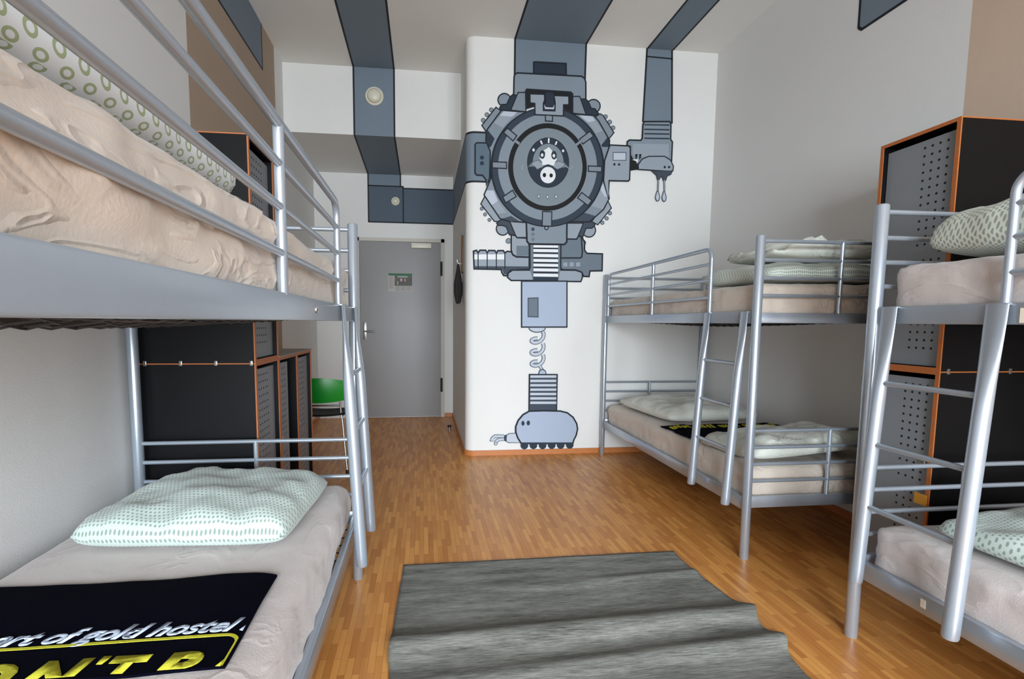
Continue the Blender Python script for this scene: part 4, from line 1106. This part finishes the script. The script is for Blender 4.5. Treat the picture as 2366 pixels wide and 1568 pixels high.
for i in range(30):
    bm.faces.new((dn_[i][0], dn_[i + 1][0], up_[i + 1][0], up_[i][0])); bm.faces.new((dn_[i][12], up_[i][12], up_[i + 1][12], dn_[i + 1][12]))
for j in range(12):
    bm.faces.new((dn_[0][j], up_[0][j], up_[0][j + 1], dn_[0][j + 1])); bm.faces.new((dn_[30][j], dn_[30][j + 1], up_[30][j + 1], up_[30][j]))
tw2 = to_obj('towel', bm, 'navy', None, True, loc=(2.0, 3.03, 0.462))
tag(tw2, 'navy towel with a broken yellow stripe on the far lower bunk, between pillow and duvet', 'towel')
bm = bmesh.new()
def t2z(x, y): return 0.4705 + 0.012 * abs(fbm((x, y, 0), (6, 6, 1), 44)) + 0.01 * (x - U0)
for i in range(26):
    x = U0 + 0.02 + i * 0.029
    if i % 6 == 5: continue
    y0_ = 3.12 + 0.008 * (i % 3)
    vs_ = [(x, y0_), (x + 0.022, y0_ + 0.012 * (i % 2)), (x + 0.026, y0_ + 0.075), (x + 0.004, y0_ + 0.06)]
    a = [bm.verts.new((p[0], p[1], t2z(*p))) for p in vs_]; b = [bm.verts.new((p[0], p[1], t2z(*p) + 0.0015)) for p in vs_]
    bm.faces.new(a); bm.faces.new(b[::-1])
    for q in range(4): bm.faces.new((a[q], b[q], b[(q + 1) % 4], a[(q + 1) % 4]))
to_obj('yellow_stripe', bm, 'towel_yellow', tw2)

# ------------------------------------------------------------------ rug
bm = bmesh.new()
GX, GY = 90, 150
RX0, RX1, RY0, RY1 = -0.108, 1.285, 0.35, 2.357
def ridge(y, c, w): return math.exp(-((y - c) / w) ** 2)
def rug_pt(i, j):
    u, v = i / GX, j / GY
    y = RY0 + (RY1 - RY0) * v
    xr = RX1 + 0.016 * sin(y * 7.3 + 1) - 0.05 * max(0, 1.5 - y) + 0.035 * ridge(y, 1.80, 0.05) + 0.035 * ridge(y, 1.60, 0.05)
    xl = RX0 + 0.010 * sin(y * 5 + 2) - 0.008 * ridge(y, 1.70, 0.08)
    x = xl + (xr - xl) * u
    yy = y + 0.03 * (u - 0.5) * ridge(y, 1.6, 0.6)
    h = 0.030 * ridge(y, 1.745 + 0.04 * u, 0.06) + 0.026 * ridge(y, 1.545 + 0.06 * u, 0.045) * (0.3 + 0.7 * u) + 0.030 * ridge(y, 1.33, 0.05)
    h += 0.012 * ridge(y, 2.08 + 0.05 * u, 0.03) * max(0, u * 1.3 - 0.3) + 0.014 * ridge(y, 1.1, 0.06)
    h += 0.003 * max(0, fbm((x, y, 0), (2.5, 6, 1), 3))
    return Vector((x, yy, 0.006 + h)), h
up_, dn_ = [], []
for i in range(GX + 1):
    a, b = [], []
    for j in range(GY + 1):
        p, h = rug_pt(i, j)
        a.append(bm.verts.new(p)); b.append(bm.verts.new((p.x, p.y, 0.001 + h * 0.9)))
    up_.append(a); dn_.append(b)
for i in range(GX):
    for j in range(GY):
        bm.faces.new((up_[i][j], up_[i + 1][j], up_[i + 1][j + 1], up_[i][j + 1])); bm.faces.new((dn_[i][j], dn_[i][j + 1], dn_[i + 1][j + 1], dn_[i + 1][j]))
for i in range(GX):
    bm.faces.new((dn_[i][0], dn_[i + 1][0], up_[i + 1][0], up_[i][0])); bm.faces.new((dn_[i][GY], up_[i][GY], up_[i + 1][GY], dn_[i + 1][GY]))
for j in range(GY):
    bm.faces.new((dn_[0][j], up_[0][j], up_[0][j + 1], dn_[0][j + 1])); bm.faces.new((dn_[GX][j], dn_[GX][j + 1], up_[GX][j + 1], up_[GX][j]))
tag(to_obj('rug', bm, 'rug', None, 2, loc=(0.6, 1.35, 0)), 'grey woven rug lying in ripples on the parquet between the beds', 'rug')

# ------------------------------------------------------------------ lockers
def locker(xf, sx, y0, y1, z0, z1, label, group, clips=(), clip_z=None, hinge_far=False, gap=0.0, hole_cols=5, hole_y0=0.03, dim=False, rivets=True, ring=None):
    """xf front plane x; sx = +1 when the front looks to +x; the body reaches back to the wall"""
    xb = LX + 0.014 if sx > 0 else RX - 0.014
    root = empty('locker', ((xf + xb) / 2, (y0 + y1) / 2, z0), label, 'locker', group)
    def bx(bm, xa, xc, ya, yc, za, zc, mat=0, bev=0): add_box(bm, min(xa, xc), max(xa, xc), ya, yc, za, zc, bev=bev, mat=mat)
    e = 0.014
    xi = xf - sx * 0.004
    bm = bmesh.new()
    bx(bm, xi, xb, y0, y0 + e, z0 + 0.0005, z1 - 0.0005); bx(bm, xi, xb, y1 - e, y1, z0 + 0.0005, z1 - 0.0005)
    bx(bm, xi, xb, y0 + e, y1 - e, z0 + 0.0005, z0 + e); bx(bm, xi, xb, y0 + e, y1 - e, z1 - e, z1 - 0.0005)
    bx(bm, xb, xb + sx * 0.01, y0 + e, y1 - e, z0 + e, z1 - e)
    to_obj('carcass', bm, 'black_board', root)
    bm = bmesh.new()
    bx(bm, xi, xf, y0, y0 + e, z0, z1); bx(bm, xi, xf, y1 - e, y1, z0, z1)
    bx(bm, xi, xf, y0 + e, y1 - e, z0, z0 + e); bx(bm, xi, xf, y0 + e, y1 - e, z1 - e, z1)
    to_obj('plywood_edge', bm, 'orange', root)
    bm = bmesh.new()
    xd = xf - sx * 0.024
    ya, yc = y0 + e + 0.003, y1 - e - 0.003 - gap
    za, zc = z0 + e + 0.003, z1 - e - 0.022
    bx(bm, xd, xd - sx * 0.016, ya, yc, za, zc, 0)
    nrow = int((zc - za - 0.06) / 0.033)
    for i in range(hole_cols):
        for j in range(nrow):
            if j == nrow // 2 and 1 < i: continue
            hy, hz = y0 + hole_y0 + i * 0.0315, zc - 0.03 - j * 0.033
            rr = 0.0052
            vs_ = [bm.verts.new((xd + sx * 0.0006, hy + rr * cos(2 * pi * q / 10), hz + rr * sin(2 * pi * q / 10))) for q in range(10)]
            f = bm.faces.new(vs_); f.material_index = 1
    dr_ = to_obj('door', bm, ['locker_door', 'hole'], root)
    # bright metal edge strip of the door next to the near upright
    bm = bmesh.new()
    bx(bm, xd + sx * 0.0002, xd + sx * 0.005, ya, ya + 0.007, za, zc)
    to_obj('edge_strip', bm, 'metal', dr_)
    bm = bmesh.new()
    zk = (za + zc) / 2
    c = Vector((xd + sx * 0.001, y0 + 0.085, z0 + (z1 - z0) * 0.56))
    if ring is not None: c = Vector((xd + sx * 0.001, ring[0], ring[1]))
    rings = [[Vector((c.x + sx * h, c.y + rr * cos(2 * pi * q / 16), c.z + rr * sin(2 * pi * q / 16))) for q in range(16)] for h, rr in ((0, 0.013), (0.006, 0.013), (0.008, 0.011), (0.008, 0.006), (0.003, 0.005))]
    add_loft(bm, rings)
    to_obj('lock', bm, 'steel', dr_, True)
    for x in clips:
        bm = bmesh.new()
        add_box(bm, x - 0.006, x + 0.006, y0 - 0.003, y0 + 0.001, clip_z - 0.011, clip_z + 0.011, bev=0.001)
        add_tube(bm, [(x, y0 - 0.001, clip_z), (x, y0 - 0.006, clip_z)], 0.003, 8)
        to_obj('connector', bm, 'steel', root, True)
    # orange ply edge line along the top of the near side
    bm = bmesh.new()
    bx(bm, xf, xb, y0 - 0.0012, y0 + 0.0002, z1 - 0.005, z1)
    bx(bm, xf, xf - sx * 0.006, y0 - 0.0012, y0 + 0.0002, z0, z1 - 0.005)
    to_obj('side_edging', bm, 'orange', root)
    return root

LG = 'black and grey perforated lockers'
LF = -0.733
locker(LF, 1, 2.312, 2.672, 0.985, 1.962, 'upper black locker with perforated grey door stacked against the left wall', LG, clips=(-1.19, -1.045, -0.90, -0.752), clip_z=0.985, hole_y0=0.11)
locker(LF, 1, 2.312, 2.672, 0.0, 0.985, 'lower black locker with perforated door at the left wall, directly behind the bunk bed', LG, hole_y0=0.11)
locker(LF, 1, 2.674, 3.045, 0.0, 0.983, 'low locker with door slightly open, middle one of three along the left wall', LG, gap=0.11, hole_y0=0.06)
locker(LF, 1, 3.047, 3.415, 0.0, 0.983, 'low locker farthest from the camera at the left wall, next to the green chair', LG, hole_y0=0.11)
RF = 2.045
locker(RF, -1, 1.772, 2.112, 0.985, 1.965, 'upper perforated locker against the right wall, between the two right bunk beds', LG, clips=(2.086, 2.369), clip_z=0.985, ring=(1.823, 1.541))
rl = locker(RF, -1, 1.772, 2.112, 0.0, 0.985, 'lower perforated locker against the right wall, between the two right bunk beds', LG, ring=(1.823, 0.60))
for xx in (2.078, 2.215):
    pass
box_obj('yellow_tag', (RF - 0.004, RF - 0.0005, 1.772 + 0.004, 1.772 + 0.055, 0.43, 0.475), 'tag_yellow', rl)
# board on top of the low lockers
tag(box_obj('top_board', (LX + 0.014, LF + 0.004, 2.676, 3.415, 0.984, 0.992), 'ply_top', None, loc=(-0.99, 3.04, 0.984)), 'thin grey brown board lying on the two low lockers at the left wall', 'board')

# ------------------------------------------------------------------ chair
def chair():
    cx, yb = -0.80, 3.93
    root = empty('chair', (cx, yb + 0.2, 0), 'green backed chair with black seat and chrome legs, beyond the left lockers', 'chair')
    # curved backrest shell
    bm = bmesh.new()
    rings = []
    for i in range(17):
        u = -1 + 2 * i / 16
        x = cx + u * 0.205
        y = yb + 0.055 * (u * u)
        top = 0.735 - 0.018 * abs(u) ** 3 + 0.006 * cos(u * 3)
        bot = 0.545 + 0.018 * abs(u) ** 2
        r = []
        for k_ in range(13):
            a = k_ / 12
            z = bot + (top - bot) * a
            yy = y - 0.03 * (z - 0.55) / 0.2 - 0.012 * sin(pi * a)
            r.append((x, yy, z))
        front = [Vector((p[0], p[1] + 0.005, p[2])) for p in r]
        back = [Vector((p[0], p[1] - 0.005, p[2])) for p in r][::-1]
        rings.append(front + back)
    add_loft(bm, rings)
    to_obj('backrest', bm, 'green', root, True)
    bm = bmesh.new()
    rings = []
    for j in range(15):
        v = j / 14
        y = yb + 0.03 + v * 0.40
        w = 0.20 * (0.9 + 0.1 * sin(pi * v)) * (1 if v < 0.9 else 1 - (v - 0.9) * 1.2)
        z = 0.445 + 0.02 * (1 - v) ** 3 * 0.3 - 0.012 * sin(pi * v) - (0.02 * ((v - 0.85) / 0.15) ** 2 if v > 0.85 else 0)
        top_ = [Vector((cx + w * (-1 + 2 * k_ / 12), y, z + 0.012 * ((-1 + 2 * k_ / 12) ** 2))) for k_ in range(13)]
        rings.append(top_ + [p + Vector((0, 0, -0.016)) for p in top_[::-1]])
    add_loft(bm, rings)
    to_obj('seat', bm, 'black_matt', root, True)
    for s in (-1, 1):
        # rear legs run up to the back, front legs go forward
        to = [(cx + s * 0.15, yb + 0.055, 0.60), (cx + s * 0.155, yb + 0.06, 0.545), (cx + s * 0.16, yb + 0.06, 0.455), (cx + s * 0.17, yb + 0.055, 0.40), (cx + s * 0.215, yb - 0.04, 0.012)]
        tube_obj('leg', to, 0.007, 'steel', root, 12)
        fr = [(cx + s * 0.16, yb + 0.10, 0.425), (cx + s * 0.16, yb + 0.33, 0.42), (cx + s * 0.165, yb + 0.36, 0.40), (cx + s * 0.20, yb + 0.47, 0.012)]
        tube_obj('leg', fr, 0.007, 'steel', root, 12)
        for p in (to[-1], fr[-1]):
            bm = bmesh.new(); add_tube(bm, [(p[0], p[1], 0.0), (p[0], p[1], 0.03)], 0.012, 12)
            to_obj('foot_cap', bm, 'black', root, True)
    tube_obj('cross_bar', [(cx - 0.155, yb + 0.02, 0.525), (cx + 0.155, yb + 0.02, 0.525)], 0.008, 'chrome', root, 12)
    tube_obj('cross_bar', [(cx - 0.165, yb + 0.2, 0.422), (cx + 0.165, yb + 0.2, 0.422)], 0.008, 'chrome', root, 12)
chair()

# ------------------------------------------------------------------ small things
def lathe_y(name, cx_, y, cz_, prof, mat, **kw):
    bm = bmesh.new()
    add_loft(bm, [[Vector((cx_ + r * cos(2 * pi * k_ / 32), y - h, cz_ + r * sin(2 * pi * k_ / 32))) for k_ in range(32)] for h, r in prof])
    return to_obj(name, bm, mat, smooth=True, **kw)
lamp = empty('wall_lamp', (-0.437, SY, 3.252), 'round white dome fitting on the painted duct high above the door', 'lamp')
o = lathe_y('back_ring', -0.437, SY - 0.0015, 3.252, [(0, 0.082), (0.006, 0.084), (0.012, 0.080), (0.012, 0.066), (0.004, 0.064)], 'white_plastic', parent=lamp)
o = lathe_y('dome', -0.437, SY - 0.005, 3.252, [(0, 0.058), (0.02, 0.064), (0.034, 0.058), (0.044, 0.044), (0.05, 0.022), (0.052, 0.004)], 'white_plastic', parent=lamp)
det = empty('wall_sensor', (-0.316, DY, 2.594), 'small round white sensor on the dark painted box above the door', 'sensor')
o = lathe_y('base', -0.316, DY - 0.0015, 2.594, [(0, 0.05), (0.012, 0.05), (0.02, 0.045), (0.02, 0.01)], 'white_plastic', parent=det)
o = lathe_y('dome', -0.316, DY - 0.018, 2.594, [(0, 0.036), (0.012, 0.034), (0.022, 0.024), (0.026, 0.008)], 'white_plastic', parent=det)

# notice taped to the door: pale sheet, green strip on top, a dark picture and columns of text
nt = empty('notice', (-0.268, DY - 0.022, 1.64), 'paper notice with green strip and small picture stuck on the grey door', 'notice')
yN = DY - 0.0228
box_obj('paper', (-0.411, -0.127, yN - 0.0008, yN + 0.0004, 1.533, 1.747), plain('notice_paper', '#AAA7A2', 0.7), nt)
box_obj('green_strip', (-0.408, -0.125, yN - 0.0016, yN - 0.0008, 1.722, 1.747), plain('notice_green', '#0F5A38', 0.6), nt)
pic = box_obj('picture', (-0.335, -0.127, yN - 0.0016, yN - 0.0008, 1.602, 1.721), plain('notice_picture', '#4C4E46', 0.6), nt)
for b, c in (((-0.30, -0.18, 1.70, 1.716), '#8FA396'), ((-0.268, -0.243, 1.655, 1.688), '#B79A9C'), ((-0.237, -0.222, 1.640, 1.690), '#6B3038'), ((-0.218, -0.205, 1.652, 1.685), '#B79A9C'), ((-0.305, -0.292, 1.615, 1.655), '#8FA396'), ((-0.150, -0.130, 1.65, 1.70), '#5E3A3A'), ((-0.334, -0.31, 1.66, 1.69), '#7A4A4C')):
    box_obj('picture_patch', (b[0], b[1], yN - 0.0022, yN - 0.0016, b[2], b[3]), plain('patch' + c, c, 0.6), pic)
tm = plain('notice_ink', '#6E6C6A', 0.7)
bm = bmesh.new()
for col_, (xa, xc) in enumerate(((-0.40, -0.345), (-0.33, -0.27), (-0.262, -0.20), (-0.192, -0.135))):
    for j in range(7 if col_ else 18):
        z = (1.594 if col_ else 1.71) - j * 0.0085
        add_box(bm, xa, xc - (0.012 if j % 3 == 2 else 0), yN - 0.0013, yN - 0.0008, z, z + 0.0028)
to_obj('text_lines', bm, tm, nt)

# coat on its wooden hook board, corridor side wall
ht = empty('hook_board', (KX, 4.64, 1.78), 'small brown wooden hook board on the corridor side wall', 'coat hook')
bm = bmesh.new()
add_prism(bm, [(4.585, 1.62), (4.585, 1.86), (4.60, 1.93), (4.64, 1.955), (4.68, 1.93), (4.695, 1.86), (4.695, 1.62)], 'x', KX - 0.014, KX - 0.0005)
to_obj('board', bm, 'hook_wood', ht)
tube_obj('hook', [(KX - 0.013, 4.64, 1.70), (KX - 0.04, 4.64, 1.70), (KX - 0.055, 4.64, 1.715), (KX - 0.055, 4.64, 1.735)], 0.005, 'steel', ht, 10)
bm = bmesh.new()
rings = []
for i in range(22):
    v = i / 21
    z = 1.695 - 0.35 * v
    wy = 0.018 + 0.055 * min(1, v * 2.2) * (1 - 0.25 * max(0, v - 0.8) * 5)
    wx = 0.010 + 0.026 * min(1, v * 2.0) * (1 - 0.6 * max(0, v - 0.75) * 4)
    r = []
    for k_ in range(28):
        a = 2 * pi * k_ / 28
        rip = 1 + 0.16 * sin(5 * a + 1.3) * min(1, v * 2)
        r.append(Vector((KX - 0.046 + wx * cos(a) * rip, 4.64 + wy * sin(a) * rip, z + 0.008 * sin(3 * a) * v)))
    rings.append(r)
add_loft(bm, rings)
tag(to_obj('cloth_bag', bm, 'coat', None, True, loc=(KX - 0.046, 4.64, 1.345)), 'dark cloth bag hanging on the hook board at the corridor wall', 'bag')

# door stop on the floor
ds = empty('door_stop', (0.283, 5.40, 0), 'small dark door stop on the floor by the corridor wall', 'door stop')
bm = bmesh.new()
add_loft(bm, [[Vector((0.283 + r * cos(2 * pi * k_ / 20), 5.40 + r * sin(2 * pi * k_ / 20), z)) for k_ in range(20)] for z, r in ((0, 0.024), (0.006, 0.024), (0.008, 0.014), (0.03, 0.014))])
to_obj('base', bm, 'steel', ds, True)
bm = bmesh.new()
add_loft(bm, [[Vector((0.283 + r * cos(2 * pi * k_ / 20), 5.40 + r * sin(2 * pi * k_ / 20), z)) for k_ in range(20)] for z, r in ((0.03, 0.018), (0.034, 0.022), (0.05, 0.022), (0.055, 0.018))])
to_obj('bumper', bm, 'black', ds, True)
